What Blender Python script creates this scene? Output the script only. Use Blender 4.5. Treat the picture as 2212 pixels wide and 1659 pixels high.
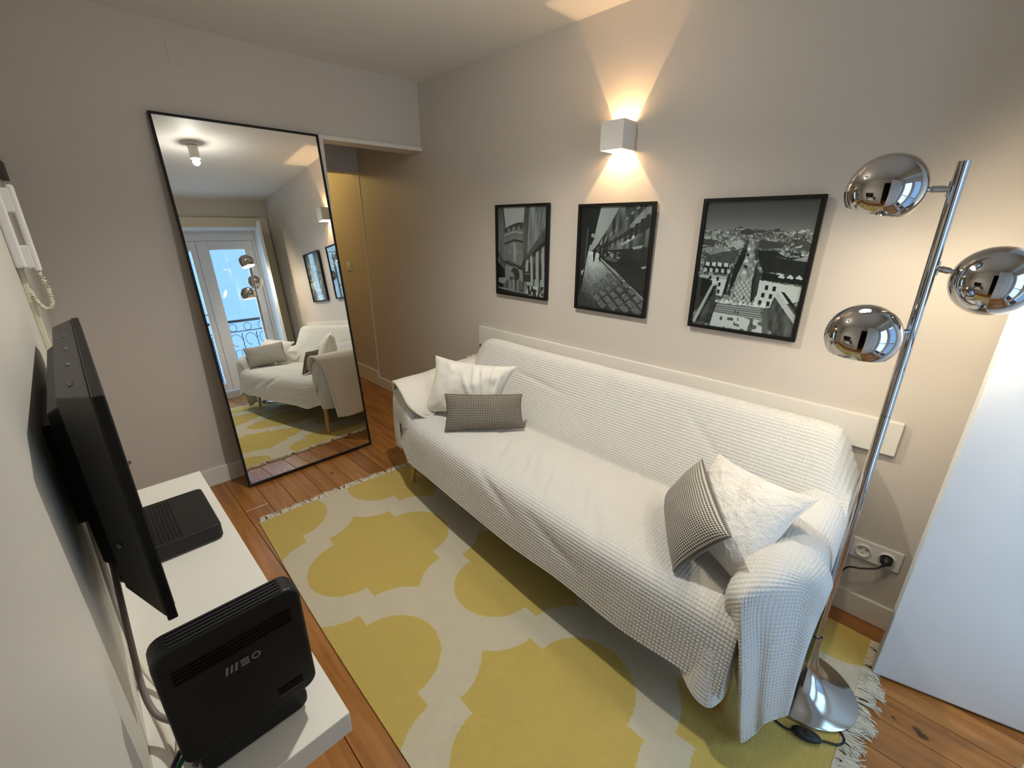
import bpy, bmesh, math, random
import numpy as np
from mathutils import Vector, Matrix, Euler
random.seed(7); rng = np.random.default_rng(11)
for o in list(bpy.data.objects): bpy.data.objects.remove(o)
S = bpy.context.scene; COL = S.collection
PI = math.pi

# ------------------------------------------------------------------ camera, world, exposure
cam_d = bpy.data.cameras.new('camera'); cam = bpy.data.objects.new('camera', cam_d); COL.objects.link(cam)
cam_d.sensor_fit = 'HORIZONTAL'; cam_d.sensor_width = 36.0; cam_d.lens = 941.03 / 2212 * 36.0
cam_d.clip_start = 0.01; cam_d.clip_end = 200
_R = np.array([[0.70612225, -0.70808134, 0.00349125], [-0.23786402, -0.24184414, -0.94070831], [0.66694234, 0.66342462, -0.3391986]])
m = Matrix.Identity(4)
for i in range(3):
    m[i][0] = _R[0, i]; m[i][1] = -_R[1, i]; m[i][2] = -_R[2, i]
m[0][3], m[1][3], m[2][3] = 0.0, 0.0, 1.47
cam.matrix_world = m
S.camera = cam
W = bpy.data.worlds.new('overcast_sky'); S.world = W; W.use_nodes = True
_bg = W.node_tree.nodes['Background']
_bg.inputs[0].default_value = (0.50, 0.72, 1.0, 1); _bg.inputs[1].default_value = 2.9
S.view_settings.view_transform = 'Standard'; S.view_settings.look = 'None'
S.view_settings.exposure = 0.60; S.view_settings.gamma = 1.0; S.view_settings.use_curve_mapping = False

P_CEIL, P_SCONCE, P_BULB, P_HALL = 42.0, 5.0, 5.2, 4.6
C_CEIL = (1.0, 0.955, 0.86); C_WARM = (1.0, 0.63, 0.31); C_BULB = (1.0, 0.87, 0.66); C_HALL = (1.0, 0.72, 0.22)

def point_light(name, loc, power, color, radius, parent=None, spot=None, direction=None, blend=0.3):
    d = bpy.data.lights.new(name, 'SPOT' if spot else 'POINT')
    d.energy = power; d.color = color; d.shadow_soft_size = radius
    o = bpy.data.objects.new(name, d); COL.objects.link(o); o.location = loc
    if spot:
        d.spot_size = spot; d.spot_blend = blend
        o.rotation_euler = Vector(direction).to_track_quat('-Z', 'Y').to_euler()
    if parent: o.parent = parent; o.matrix_parent_inverse = parent.matrix_basis.inverted()
    return o

# ------------------------------------------------------------------ room dimensions (metres)
XL, XR = -0.086, 1.934          # left (television) wall, right (sofa) wall
YF, YW = 2.866, -0.63           # far (mirror) wall, balcony wall
ZC = 2.357                      # ceiling
YFR = 2.812                     # the far wall's corner with the sofa wall (old crooked room)
XO, ZO = 1.262, 1.967           # hall opening: left jamb, head
HX0, HY1, HZ = 0.95, 5.6, 2.20

# ------------------------------------------------------------------ material helpers
def nt(mat): return mat.node_tree.nodes, mat.node_tree.links
def new_mat(name, color=(.8, .8, .8), rough=.6, metal=0.0, spec=.5, coat=0.0):
    mt = bpy.data.materials.new(name); mt.use_nodes = True
    b = mt.node_tree.nodes['Principled BSDF']
    b.inputs['Base Color'].default_value = (*color, 1); b.inputs['Roughness'].default_value = rough
    b.inputs['Metallic'].default_value = metal; b.inputs['Specular IOR Level'].default_value = spec
    b.inputs['Coat Weight'].default_value = coat
    return mt
def bsdf(mt): return mt.node_tree.nodes['Principled BSDF']
class G:
    """tiny node-graph helper"""
    def __init__(s, mt): s.n, s.l = nt(mt)
    def val(s, v):
        x = s.n.new('ShaderNodeValue'); x.outputs[0].default_value = v; return x.outputs[0]
    def m(s, op, a, b=None, c=None, clamp=False):
        x = s.n.new('ShaderNodeMath'); x.operation = op; x.use_clamp = clamp
        for i, v in enumerate((a, b, c)):
            if v is None: continue
            if isinstance(v, (int, float)): x.inputs[i].default_value = v
            else: s.l.new(v, x.inputs[i])
        return x.outputs[0]
    def coord(s, kind='Object'):
        return s.n.new('ShaderNodeTexCoord').outputs[kind]
    def sep(s, v):
        x = s.n.new('ShaderNodeSeparateXYZ'); s.l.new(v, x.inputs[0]); return x.outputs
    def comb(s, a, b, c):
        x = s.n.new('ShaderNodeCombineXYZ')
        for i, v in enumerate((a, b, c)):
            if isinstance(v, (int, float)): x.inputs[i].default_value = v
            else: s.l.new(v, x.inputs[i])
        return x.outputs[0]
    def mapping(s, v, scale=(1, 1, 1), loc=(0, 0, 0)):
        x = s.n.new('ShaderNodeMapping'); s.l.new(v, x.inputs[0])
        x.inputs['Scale'].default_value = scale; x.inputs['Location'].default_value = loc; return x.outputs[0]
    def noise(s, v=None, scale=5, detail=4, rough=.55):
        x = s.n.new('ShaderNodeTexNoise'); x.inputs['Scale'].default_value = scale
        x.inputs['Detail'].default_value = detail; x.inputs['Roughness'].default_value = rough
        if v is not None: s.l.new(v, x.inputs['Vector'])
        return x.outputs['Fac']
    def mix(s, f, a, b):
        x = s.n.new('ShaderNodeMix'); x.data_type = 'RGBA'
        if isinstance(f, (int, float)): x.inputs[0].default_value = f
        else: s.l.new(f, x.inputs[0])
        for i, v in ((6, a), (7, b)):
            if isinstance(v, tuple): x.inputs[i].default_value = (*v[:3], 1)
            else: s.l.new(v, x.inputs[i])
        return x.outputs[2]
    def ramp(s, f, stops):
        x = s.n.new('ShaderNodeValToRGB'); s.l.new(f, x.inputs[0]); e = x.color_ramp.elements
        while len(e) < len(stops): e.new(.5)
        for k, (p, c) in zip(e, stops): k.position = p; k.color = (*c, 1) if len(c) == 3 else c
        return x.outputs[0]
    def bump(s, h, strength=.3, dist=.002):
        x = s.n.new('ShaderNodeBump'); x.inputs['Strength'].default_value = strength; x.inputs['Distance'].default_value = dist
        s.l.new(h, x.inputs['Height']); return x.outputs[0]
    def link(s, a, b): s.l.new(a, b)

def paint(name, col, rough=.55, bump=.15, scale=180):
    mt = new_mat(name, col, rough, spec=.35); g = G(mt); b = bsdf(mt)
    n = g.noise(g.coord(), scale, 3)
    g.link(g.bump(n, bump, .0015), b.inputs['Normal'])
    n2 = g.noise(g.coord(), 1.3, 2)
    g.link(g.mix(n2, tuple(c * .97 for c in col), tuple(min(1, c * 1.03) for c in col)), b.inputs['Base Color'])
    return mt

M = {}
M['wall'] = paint('greige_wall_paint', (.60, .55, .49), .5, .12)
M['wall_pale'] = paint('left_wall_colour', (.66, .635, .575), .5, .12)  # left wall only, paler and less yellow than the other walls
M['ceiling'] = paint('white_ceiling_paint', (.78, .755, .71), .6, .1)
M['trim'] = paint('white_trim_paint', (.74, .71, .65), .35, .03)
M['cream'] = paint('cream_trim_paint', (.66, .60, .46), .4, .03)
M['white_lacquer'] = new_mat('white_lacquer', (.80, .78, .72), .35)
M['shutter'] = new_mat('white_shutter_paint', (.70, .71, .72), .45)
M['black_plastic'] = new_mat('black_plastic', (.006, .006, .006), .45, spec=.3)
M['tv_lightened'] = new_mat('lightened_tv_plastic', (.045, .042, .037), .5, spec=.35)  # ceiling light on the housing's top is put into this lighter grey
M['black_gloss'] = new_mat('black_gloss', (.006, .006, .008), .12)
M['dark_grey_plastic'] = new_mat('dark_grey_plastic', (.016, .0155, .0145), .5, spec=.35)
M['black_frame'] = new_mat('black_frame', (.006, .006, .006), .5, spec=.25)
M['white_plastic'] = new_mat('white_plastic', (.78, .76, .72), .35)
M['cream_plastic'] = new_mat('cream_plastic', (.70, .64, .48), .4)
M['grey_cable'] = new_mat('grey_cable', (.20, .18, .16), .5)
M['white_cable'] = new_mat('white_cable', (.66, .60, .50), .5)
M['green_cable'] = new_mat('green_cable', (.03, .16, .05), .5)
M['black_rubber'] = new_mat('black_rubber', (.008, .009, .011), .5)
M['chrome'] = new_mat('chrome', (.52, .505, .495), .035, 1.0)
M['satin_steel'] = new_mat('satin_steel', (.50, .50, .49), .13, 1.0)
M['white_inside'] = new_mat('white_enamel', (.85, .83, .78), .5)
M['mirror'] = new_mat('mirror_silver', (.86, .87, .85), .004, 1.0)
M['brass'] = new_mat('brass_contact', (.5, .22, .08), .35, 1.0)
M['dark_hole'] = new_mat('dark_socket_hole', (.02, .018, .016), .6)
M['oak'] = new_mat('pale_oak', (.56, .33, .12), .42)
M['iron'] = new_mat('dark_iron', (.02, .025, .035), .5)
M['logo'] = new_mat('grey_print', (.19, .19, .185), .5)
M['hall_wall'] = paint('hall_paint', (.60, .53, .42), .5, .1)
M['dark_passage'] = paint('passage_darkness', (.10, .09, .08), .6, .1)  # darkness of the unlit passage is put into this colour
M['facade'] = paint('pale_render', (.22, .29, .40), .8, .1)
M['stone'] = paint('balcony_stone', (.45, .43, .40), .8, .3, 40)
M['brown_box'] = new_mat('brown_plastic', (.07, .055, .045), .5)
def glass_mat(name, tint=(.93, .97, .97)):
    mt = bpy.data.materials.new(name); mt.use_nodes = True; n, l = nt(mt); n.clear()
    out = n.new('ShaderNodeOutputMaterial'); mx = n.new('ShaderNodeMixShader'); tr = n.new('ShaderNodeBsdfTransparent'); gl = n.new('ShaderNodeBsdfGlossy')
    lw = n.new('ShaderNodeLayerWeight'); lw.inputs[0].default_value = .5
    pw = n.new('ShaderNodeMath'); pw.operation = 'POWER'; pw.inputs[1].default_value = 5; l.new(lw.outputs['Facing'], pw.inputs[0])
    fr = n.new('ShaderNodeMath'); fr.operation = 'MULTIPLY_ADD'; fr.inputs[1].default_value = .95; fr.inputs[2].default_value = .035; l.new(pw.outputs[0], fr.inputs[0])
    tr.inputs[0].default_value = (*tint, 1); gl.inputs['Roughness'].default_value = .01
    l.new(fr.outputs[0], mx.inputs[0]); l.new(tr.outputs[0], mx.inputs[1]); l.new(gl.outputs[0], mx.inputs[2]); l.new(mx.outputs[0], out.inputs[0])
    return mt
M['glass'] = glass_mat('clear_glass')
def emit_mat(name, col, strength):
    mt = bpy.data.materials.new(name); mt.use_nodes = True; n, l = nt(mt); n.clear()
    out = n.new('ShaderNodeOutputMaterial'); e = n.new('ShaderNodeEmission'); e.inputs[0].default_value = (*col, 1); e.inputs[1].default_value = strength
    l.new(e.outputs[0], out.inputs[0]); return mt
M['led'] = emit_mat('lit_led', (1, .93, .8), 40)
M['bulb'] = emit_mat('lit_bulb', (1, .86, .62), 14)

def wood_floor():
    mt = new_mat('pine_planks', (.3, .12, .03), .28, spec=.45); g = G(mt); b = bsdf(mt)
    oi = g.n.new('ShaderNodeObjectInfo').outputs['Random']
    geo = g.n.new('ShaderNodeNewGeometry').outputs['Position']
    x, y, z = g.sep(geo)
    yy = g.m('ADD', y, g.m('MULTIPLY', oi, 7.3))
    v = g.comb(g.m('MULTIPLY', x, 22), g.m('MULTIPLY', yy, 1.4), g.m('MULTIPLY', oi, 9))
    n1 = g.noise(v, 1.6, 5, .6)
    v2 = g.comb(g.m('MULTIPLY', x, 120), g.m('MULTIPLY', yy, 3), 0.0)
    n2 = g.noise(v2, 1.5, 4, .6)
    c = g.ramp(n1, [(.25, (.22, .080, .017)), (.5, (.42, .175, .042)), (.72, (.54, .245, .068))])
    c = g.mix(g.m('MULTIPLY', n2, .35), c, (.10, .03, .008))
    c = g.mix(g.m('MULTIPLY', g.m('POWER', oi, 3.0), .55), c, (.13, .036, .008))
    for kx, ky, r in [(1.529, -.267, .017), (1.541, -.253, .013), (1.535, -.197, .007), (1.79, -.06, .007), (1.83, .08, .008), (.90, 2.50, .016), (1.33, -.32, .012), (.47, 1.2, .012), (1.1, 2.62, .012)]:
        dx = g.m('MULTIPLY', g.m('SUBTRACT', x, kx), 1.25); dy = g.m('SUBTRACT', y, ky)
        d = g.m('SQRT', g.m('ADD', g.m('MULTIPLY', dx, dx), g.m('MULTIPLY', dy, dy)))
        d = g.m('ADD', d, g.m('MULTIPLY', g.m('SUBTRACT', n1, .5), .01))
        f = g.m('SUBTRACT', 1.0, g.m('SMOOTH_MIN', 1.0, g.m('POWER', g.m('DIVIDE', d, r), 4.0), .2), clamp=True)
        c = g.mix(g.m('MULTIPLY', f, .85), c, (.035, .012, .005))
    g.link(c, b.inputs['Base Color'])
    g.link(g.ramp(n2, [(.3, (.2,) * 3), (.8, (.38,) * 3)]), b.inputs['Roughness'])
    g.link(g.bump(n2, .12, .001), b.inputs['Normal'])
    return mt
M['floor'] = wood_floor()

# ------------------------------------------------------------------ mesh helpers
class MB:
    def __init__(s): s.v = []; s.f = []; s.mi = []
    def add(s, vs, fs, mi=0):
        k = len(s.v); s.v += [tuple(v) for v in vs]; s.f += [tuple(i + k for i in f) for f in fs]; s.mi += [mi] * len(fs); return s
    def box(s, a, b, mi=0):
        x0, y0, z0 = [min(p, q) for p, q in zip(a, b)]; x1, y1, z1 = [max(p, q) for p, q in zip(a, b)]
        return s.add([(x0, y0, z0), (x1, y0, z0), (x1, y1, z0), (x0, y1, z0), (x0, y0, z1), (x1, y0, z1), (x1, y1, z1), (x0, y1, z1)],
                     [(0, 3, 2, 1), (4, 5, 6, 7), (0, 1, 5, 4), (1, 2, 6, 5), (2, 3, 7, 6), (3, 0, 4, 7)], mi)
    def hexa(s, bot, top, mi=0):
        return s.add(list(bot) + list(top), [(0, 3, 2, 1), (4, 5, 6, 7), (0, 1, 5, 4), (1, 2, 6, 5), (2, 3, 7, 6), (3, 0, 4, 7)], mi)
    def lathe(s, prof, n=40, c=(0, 0, 0), axis=(0, 0, 1), mi=0):
        q = Vector((0, 0, 1)).rotation_difference(Vector(axis).normalized()); c = Vector(c); vs = []; fs = []
        for r, z in prof:
            for i in range(n):
                a = 2 * PI * i / n; vs.append(c + q @ Vector((r * math.cos(a), r * math.sin(a), z)))
        for j in range(len(prof) - 1):
            for i in range(n):
                k = (i + 1) % n; fs.append((j * n + i, j * n + k, (j + 1) * n + k, (j + 1) * n + i))
        return s.add(vs, fs, mi)
    def cyl(s, a, b, r, n=24, r2=None, mi=0):
        a = Vector(a); b = Vector(b); L = (b - a).length; r2 = r if r2 is None else r2
        return s.lathe([(1e-5, 0), (r, 0), (r2, L), (1e-5, L)], n, a, b - a, mi)
    def tube(s, pts, r, n=10, mi=0, closed=False):
        P = [Vector(p) for p in pts]; vs = []; fs = []; N = len(P); rr = r if isinstance(r, (list, tuple)) else [r] * N
        up = None
        for i, p in enumerate(P):
            t = (P[(i + 1) % N] - P[i - 1]) if closed else (P[min(i + 1, N - 1)] - P[max(i - 1, 0)])
            t = t.normalized()
            if up is None: up = t.orthogonal().normalized()
            up = (up - t * up.dot(t)).normalized(); w = t.cross(up)
            for k in range(n):
                a = 2 * PI * k / n; vs.append(p + rr[i] * (math.cos(a) * up + math.sin(a) * w))
        for i in range(N if closed else N - 1):
            j = (i + 1) % N
            for k in range(n):
                l = (k + 1) % n; fs.append((i * n + k, i * n + l, j * n + l, j * n + k))
        if not closed: fs.append(tuple(range(n - 1, -1, -1))); fs.append(tuple((N - 1) * n + k for k in range(n)))
        return s.add(vs, fs, mi)
    def build(s, name, mats, parent=None, smooth=False, bevel=0, seg=2, origin=None):
        me = bpy.data.meshes.new(name); me.from_pydata(s.v, [], s.f); me.update()
        if not isinstance(mats, (list, tuple)): mats = [mats]
        for mt in mats: me.materials.append(M[mt] if isinstance(mt, str) else mt)
        for p, i in zip(me.polygons, s.mi): p.material_index = i
        bm = bmesh.new(); bm.from_mesh(me)
        bmesh.ops.remove_doubles(bm, verts=bm.verts, dist=1e-6)
        bmesh.ops.recalc_face_normals(bm, faces=bm.faces); bm.to_mesh(me); bm.free()
        o = bpy.data.objects.new(name, me); COL.objects.link(o)
        if parent: o.parent = parent; o.matrix_parent_inverse = parent.matrix_basis.inverted()
        if bevel:
            md = o.modifiers.new('bevel', 'BEVEL'); md.width = bevel; md.segments = seg; md.limit_method = 'ANGLE'; md.angle_limit = math.radians(40)
        if smooth:
            for p in me.polygons: p.use_smooth = True
            if smooth == 'auto':
                me.set_sharp_from_angle(angle=math.radians(38))
        return o
def smooth_path(pts, sub=8):
    P = [Vector(p) for p in pts]; out = []
    for i in range(len(P) - 1):
        p0, p1, p2, p3 = P[max(i - 1, 0)], P[i], P[i + 1], P[min(i + 2, len(P) - 1)]
        for k in range(sub):
            t = k / sub
            out.append(.5 * ((2 * p1) + (p2 - p0) * t + (2 * p0 - 5 * p1 + 4 * p2 - p3) * t * t + (3 * p1 - p0 - 3 * p2 + p3) * t ** 3))
    out.append(P[-1]); return out
def tag(o, label, cat, group=None):
    o['label'] = label; o['category'] = cat
    if group: o['group'] = group
    return o
def thing(name, label, cat, loc=(0, 0, 0), group=None):
    o = bpy.data.objects.new(name, None); COL.objects.link(o); o.location = loc; o.empty_display_size = .05
    bpy.context.view_layer.update() if False else None
    return tag(o, label, cat, group)
def struct(o): o['kind'] = 'structure'; return o

# ------------------------------------------------------------------ the shell
TW = .12
fl = struct(MB().box((XL - 1.4, -1.55, -.06), (XR + .2, HY1 + .1, -.012)).build('floor', new_mat('dark_subfloor', (.03, .012, .006), .8)))
edges = [-.086, .03, .15, .27, .39, .511, .627, .77, .86, .955, 1.069, 1.155, 1.27, 1.38, 1.50, 1.61, 1.72, 1.83, 1.934]
for i in range(len(edges) - 1):
    cut = -.5 + 6.1 * (.18 + .64 * ((i * 0.618) % 1))
    for y0, y1 in ((YW - .38, cut - .0008), (cut + .0008, HY1)):
        g_ = .0011
        MB().box((edges[i] + g_, y0, -.014), (edges[i + 1] - g_, y1, 0)).build('plank', 'floor', fl, bevel=.0012, seg=1)
for i in range(10):
    MB().box((XL - .12 * (i + 1) + .001, -.45, -.014), (XL - .12 * i - .001, .13, 0)).build('plank', 'floor', fl, bevel=.0012, seg=1)

struct(MB().box((XL - TW, YW - .4, ZC), (XR + TW, YF + .13, ZC + .1)).build('ceiling', 'ceiling'))
# sofa wall runs on into the hall
struct(MB().box((XR, YW - .4, -.02), (XR + TW, HY1, ZC)).build('wall_right', 'wall'))
# far wall: left of the hall opening, then the head over it (slightly skewed)
b = MB().box((XL - TW, YF, -.02), (XO, YF + TW, ZC))
b.hexa([(XO, YF, ZO), (XR, YFR, ZO), (XR, YF + TW, ZO), (XO, YF + TW, ZO)], [(XO, YF, ZC), (XR, YFR, ZC), (XR, YF + TW, ZC), (XO, YF + TW, ZC)])
struct(b.build('wall_far', 'wall'))
# television wall with the doorway the photographer stands in
b = MB().box((XL - TW, .13, -.02), (XL, YF, ZC)); b.box((XL - TW, -.45, 2.02), (XL, .13, ZC)); b.box((XL - TW, YW - .4, -.02), (XL, -.45, ZC))
struct(b.build('wall_left', 'wall_pale'))
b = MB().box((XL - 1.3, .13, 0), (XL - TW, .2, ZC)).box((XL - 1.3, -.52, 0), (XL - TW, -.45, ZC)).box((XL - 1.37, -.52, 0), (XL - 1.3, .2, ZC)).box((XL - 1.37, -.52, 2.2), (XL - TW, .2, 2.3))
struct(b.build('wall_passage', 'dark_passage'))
# balcony wall: opening x OX0..OX1, head ZH, wall 0.36 deep
OX0, OX1, ZH, WD = .52, 1.812, 2.045, .36
b = MB().box((XL, YW - WD, -.02), (OX0, YW, ZC)); b.box((OX1, YW - WD, -.02), (XR, YW, ZC)); b.box((OX0, YW - WD, ZH), (OX1, YW, ZC))
struct(b.build('wall_window', 'wall'))
b = MB().box((OX0 - .004, YW - WD + .06, 0), (OX0 + .006, YW + .001, ZH)).box((OX1 - .006, YW - WD + .06, 0), (OX1 + .004, YW + .001, ZH)).box((OX0, YW - WD + .06, ZH - .006), (OX1, YW + .001, ZH + .004))
struct(b.build('trim_1', 'shutter'))
aw = .112
b = MB().box((OX1, YW, 0), (OX1 + aw, YW + .022, ZH + aw)).box((OX0 - aw, YW, 0), (OX0, YW + .022, ZH + aw)).box((OX0, YW, ZH), (OX1, YW + .022, ZH + aw))
struct(b.build('trim_2', 'cream', bevel=.003))
# lintel strip and jamb strip of the hall opening
b = MB().hexa([(XO - .012, YF - .012, ZO - .012), (XR - .001, YFR - .012, ZO - .012), (XR - .001, YF + TW, ZO - .012), (XO - .012, YF + TW, ZO - .012)],
              [(XO - .012, YF - .012, ZO + .010), (XR - .001, YFR - .012, ZO + .010), (XR - .001, YFR + .0, ZO + .010), (XO - .012, YF + .0, ZO + .010)])
b.box((XO - .012, YF - .012, 0), (XO + .012, YF + TW + .01, ZO - .012))
struct(b.build('trim_3', 'trim'))
def baseboard(name, a, b_, h=.10, t=.014, mt='trim'):
    struct(MB().box(a, b_).build(name, mt, bevel=.003))
baseboard('baseboard_right', (XR - .014, YW, 0), (XR, 3.735, .10))
baseboard('baseboard_hall', (XR - .014, 3.745, 0), (XR, HY1, .15))
baseboard('baseboard_far', (XL, YF - .012, 0), (XO - .012, YF, .112))
baseboard('baseboard_left', (XL, .14, 0), (XL + .012, YF - .012, .10))
# hall beyond the opening
b = MB().box((HX0 - .1, YF + TW, -.02), (HX0, HY1, HZ)).box((HX0 - .1, HY1, -.02), (XR + TW, HY1 + .1, HZ))
struct(b.build('wall_hall', 'hall_wall'))
struct(MB().box((HX0 - .1, YF + TW, HZ), (XR + TW, HY1 + .1, HZ + .08)).build('ceiling_hall', 'ceiling'))
struct(MB().box((HX0, 3.735, 1.884), (XR, 3.86, HZ)).build('wall_beam', 'wall'))
struct(MB().box((XR - .006, 3.733, .10), (XR, 3.747, 1.884)).build('trim_4', 'trim'))
# access panel high on the far wall
b = MB().box((.588, YF - .002, 2.190), (.752, YF, 2.282)); o = b.build('access_panel', 'wall', bevel=.0012, seg=1)
tag(o, 'small flush painted access panel high on the wall above the mirror', 'panel')

# ------------------------------------------------------------------ balcony doors, shutters, balcony, street
def window_leaf(idx, x0, x1, handle, wl=.085, wr=.085):
    t = bpy.data.objects.new('window_%d' % idx, None); COL.objects.link(t); t.location = (x0, YW - .31, 0); struct(t)
    y0, y1, z0, z1, w = YW - .335, YW - .285, .10, 1.935, wr
    MB().box((x0, y0, z0), (x0 + wl, y1, z1)).build('stile', 'shutter', t, bevel=.005)
    MB().box((x1 - w, y0, z0), (x1, y1, z1)).build('stile', 'shutter', t, bevel=.005)
    MB().box((x0 + wl, y0, z0), (x1 - w, y1, z0 + .1)).build('rail', 'shutter', t, bevel=.005)
    MB().box((x0 + wl, y0, z1 - .105), (x1 - w, y1, z1)).build('rail', 'shutter', t, bevel=.005)
    MB().box((x0 + wl - .005, y0 + .02, z0 + .09), (x1 - w + .005, y0 + .028, z1 - .1)).build('pane', 'glass', t)
    if handle:
        hx = x1 - w * .5
        MB().box((hx - .012, y1, 1.0), (hx + .012, y1 + .012, 1.13)).box((hx - .09, y1 + .03, 1.055), (hx + .01, y1 + .045, 1.075)).cyl((hx, y1, 1.065), (hx, y1 + .045, 1.065), .008).build('handle', 'white_plastic', t, bevel=.002)
    return t
xm = 1.164
window_leaf(1, OX0 + .03, xm - .002, True, .11, .062); window_leaf(2, xm + .002, OX1 - .03, False, .125, .11)
b = MB().box((OX0, YW - WD, .03), (OX0 + .028, YW - .27, ZH)).box((OX1 - .028, YW - WD, .03), (OX1, YW - .27, ZH)).box((OX0 + .028, YW - WD, 1.937), (OX1 - .028, YW - .27, ZH))
struct(b.build('trim_5', 'shutter', bevel=.003))
struct(MB().box((OX0, YW - WD, 0), (OX1, YW - .25, .09)).build('trim_6', 'stone', bevel=.004))
def shutter(x0, y0, x1, y1, label):
    d = Vector((x1 - x0, y1 - y0, 0)); L = d.length; d.normalize(); n = Vector((-d.y, d.x, 0))
    t = thing('window_shutter', label, 'shutter', (x0, y0, .012), 'interior window shutters')
    def slab(u0, u1, w0, w1, z0, z1):
        P = lambda u, w, z: Vector((x0, y0, 0)) + d * u + n * w + Vector((0, 0, z))
        return MB().hexa([P(u0, w0, z0), P(u1, w0, z0), P(u1, w1, z0), P(u0, w1, z0)], [P(u0, w0, z1), P(u1, w0, z1), P(u1, w1, z1), P(u0, w1, z1)])
    slab(0, L, 0, .03, .012, 2.03).build('panel', 'shutter', t, bevel=.003)
    for z in (.25, 1.0, 1.7): slab(-.012, .03, -.004, .0, z, z + .09).build('hinge', 'white_plastic', t)
    return t
shutter(1.809, -.602, 1.692, -.118, 'white shutter leaf standing open beside the chrome floor lamp')
shutter(.526, -.602, .48, -.14, 'white shutter leaf on the doorway side of the balcony door')
# balcony
struct(MB().box((-.2, -1.62, -.25), (2.5, YW - WD, -.02)).build('floor_balcony', 'stone'))
rl = thing('balcony_railing', 'dark wrought iron balcony railing with rings and twisted bars', 'railing', (1.1, -1.42, -.02))
ry = -1.42
MB().box((-.2, ry - .025, .93), (2.5, ry + .025, .965)).build('handrail', 'iron', rl)
for z in (.80, .08): MB().box((-.2, ry - .006, z), (2.5, ry + .006, z + .012)).build('bar', 'iron', rl)
k = 0; x = -.1
while x < 2.45:
    pts = [(x + .004 * math.cos(s_ * 1.3), ry + .004 * math.sin(s_ * 1.3), -.02 + s_ * .0125) for s_ in range(65)]
    MB().tube(pts, .006, 5).build('baluster', 'iron', rl)
    ring = [(x + .09 + .045 * math.cos(a), ry, .862 + .052 * math.sin(a)) for a in np.linspace(0, 2 * PI, 20)[:-1]]
    MB().tube(ring, .004, 5, closed=True).build('ring', 'iron', rl)
    sp = [(x + .09 + (.085 - .05 * q) * math.cos(PI * (.0 + 1.6 * q)), ry, .68 + (.10 - .03 * q) * math.sin(PI * (.0 + 1.6 * q))) for q in np.linspace(0, 1, 18)]
    MB().tube(sp, .004, 5).build('scroll', 'iron', rl)
    MB().box((x + .05, ry - .004, .2), (x + .055, ry + .004, .55)).box((x + .125, ry - .004, .2), (x + .13, ry + .004, .55)).box((x + .05, ry - .004, .545), (x + .13, ry + .004, .55)).box((x + .05, ry - .004, .2), (x + .13, ry + .004, .205)).build('panel_bar', 'iron', rl)
    x += .18; k += 1
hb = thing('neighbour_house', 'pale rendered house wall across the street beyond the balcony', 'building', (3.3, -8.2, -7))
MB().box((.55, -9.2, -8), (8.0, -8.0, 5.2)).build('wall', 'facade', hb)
MB().box((.45, -9.3, 5.2), (8.1, -7.85, 5.4)).build('cornice', 'stone', hb)
for wx in (5.2, 6.6):
    for wz in (-4, -.6, 2.6):
        wfr = MB().box((wx, -8.0, wz), (wx + .9, -7.96, wz + 1.6)).build('window', 'shutter', hb)
        MB().box((wx + .08, -7.965, wz + .08), (wx + .82, -7.95, wz + 1.52)).build('pane', 'black_gloss', wfr)
for i_, (z0, z1) in enumerate(((3.4, 2.9), (2.8, 2.6))):
    pts = smooth_path([(-6, -6.5, z0), (-2, -6.6, (z0 + z1) / 2 - .35), (2.5, -6.8, z1)], 8)
    tag(MB().tube(pts, .012, 5).build('street_cable', 'iron'), ['upper thin cable strung across the street outside', 'lower thin cable strung across the street outside'][i_], 'cable', 'street cables')

# ------------------------------------------------------------------ sheets with spline control grids
def cr(P, sub):
    """Catmull-Rom along axis 0"""
    n = len(P); out = []
    for i in range(n - 1):
        p0, p1, p2, p3 = P[max(i - 1, 0)], P[i], P[i + 1], P[min(i + 2, n - 1)]
        if i == 0: p0 = 2 * p1 - p2
        if i == n - 2: p3 = 2 * p2 - p1
        for k_ in range(sub):
            t = k_ / sub
            out.append(.5 * (2 * p1 + (p2 - p0) * t + (2 * p0 - 5 * p1 + 4 * p2 - p3) * t * t + (3 * p1 - p0 - 3 * p2 + p3) * t ** 3))
    out.append(P[-1]); return np.array(out)
def resample(A, step):
    """resample axis 0 to a mean arc step; returns array and arc lengths"""
    d = np.linalg.norm(np.diff(A, axis=0), axis=2).mean(1); s = np.concatenate([[0], np.cumsum(d)])
    n = max(2, int(round(s[-1] / step)) + 1); q = np.linspace(0, s[-1], n)
    i = np.clip(np.searchsorted(s, q, side='right') - 1, 0, len(s) - 2); f = ((q - s[i]) / np.maximum(s[i + 1] - s[i], 1e-9))[:, None, None]
    return A[i] * (1 - f) + A[i + 1] * f, q
def fine_grid(ctrl, step):
    A = np.array(ctrl, float); A = cr(A, 12); A = np.swapaxes(cr(np.swapaxes(A, 0, 1), 12), 0, 1)
    A, u = resample(A, step); A = np.swapaxes(A, 0, 1); A, v = resample(A, step); return np.swapaxes(A, 0, 1), u, v
def normals(A):
    du = np.gradient(A, axis=0); dv = np.gradient(A, axis=1); n = np.cross(du, dv); return n / np.maximum(np.linalg.norm(n, axis=2, keepdims=True), 1e-9)
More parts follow.
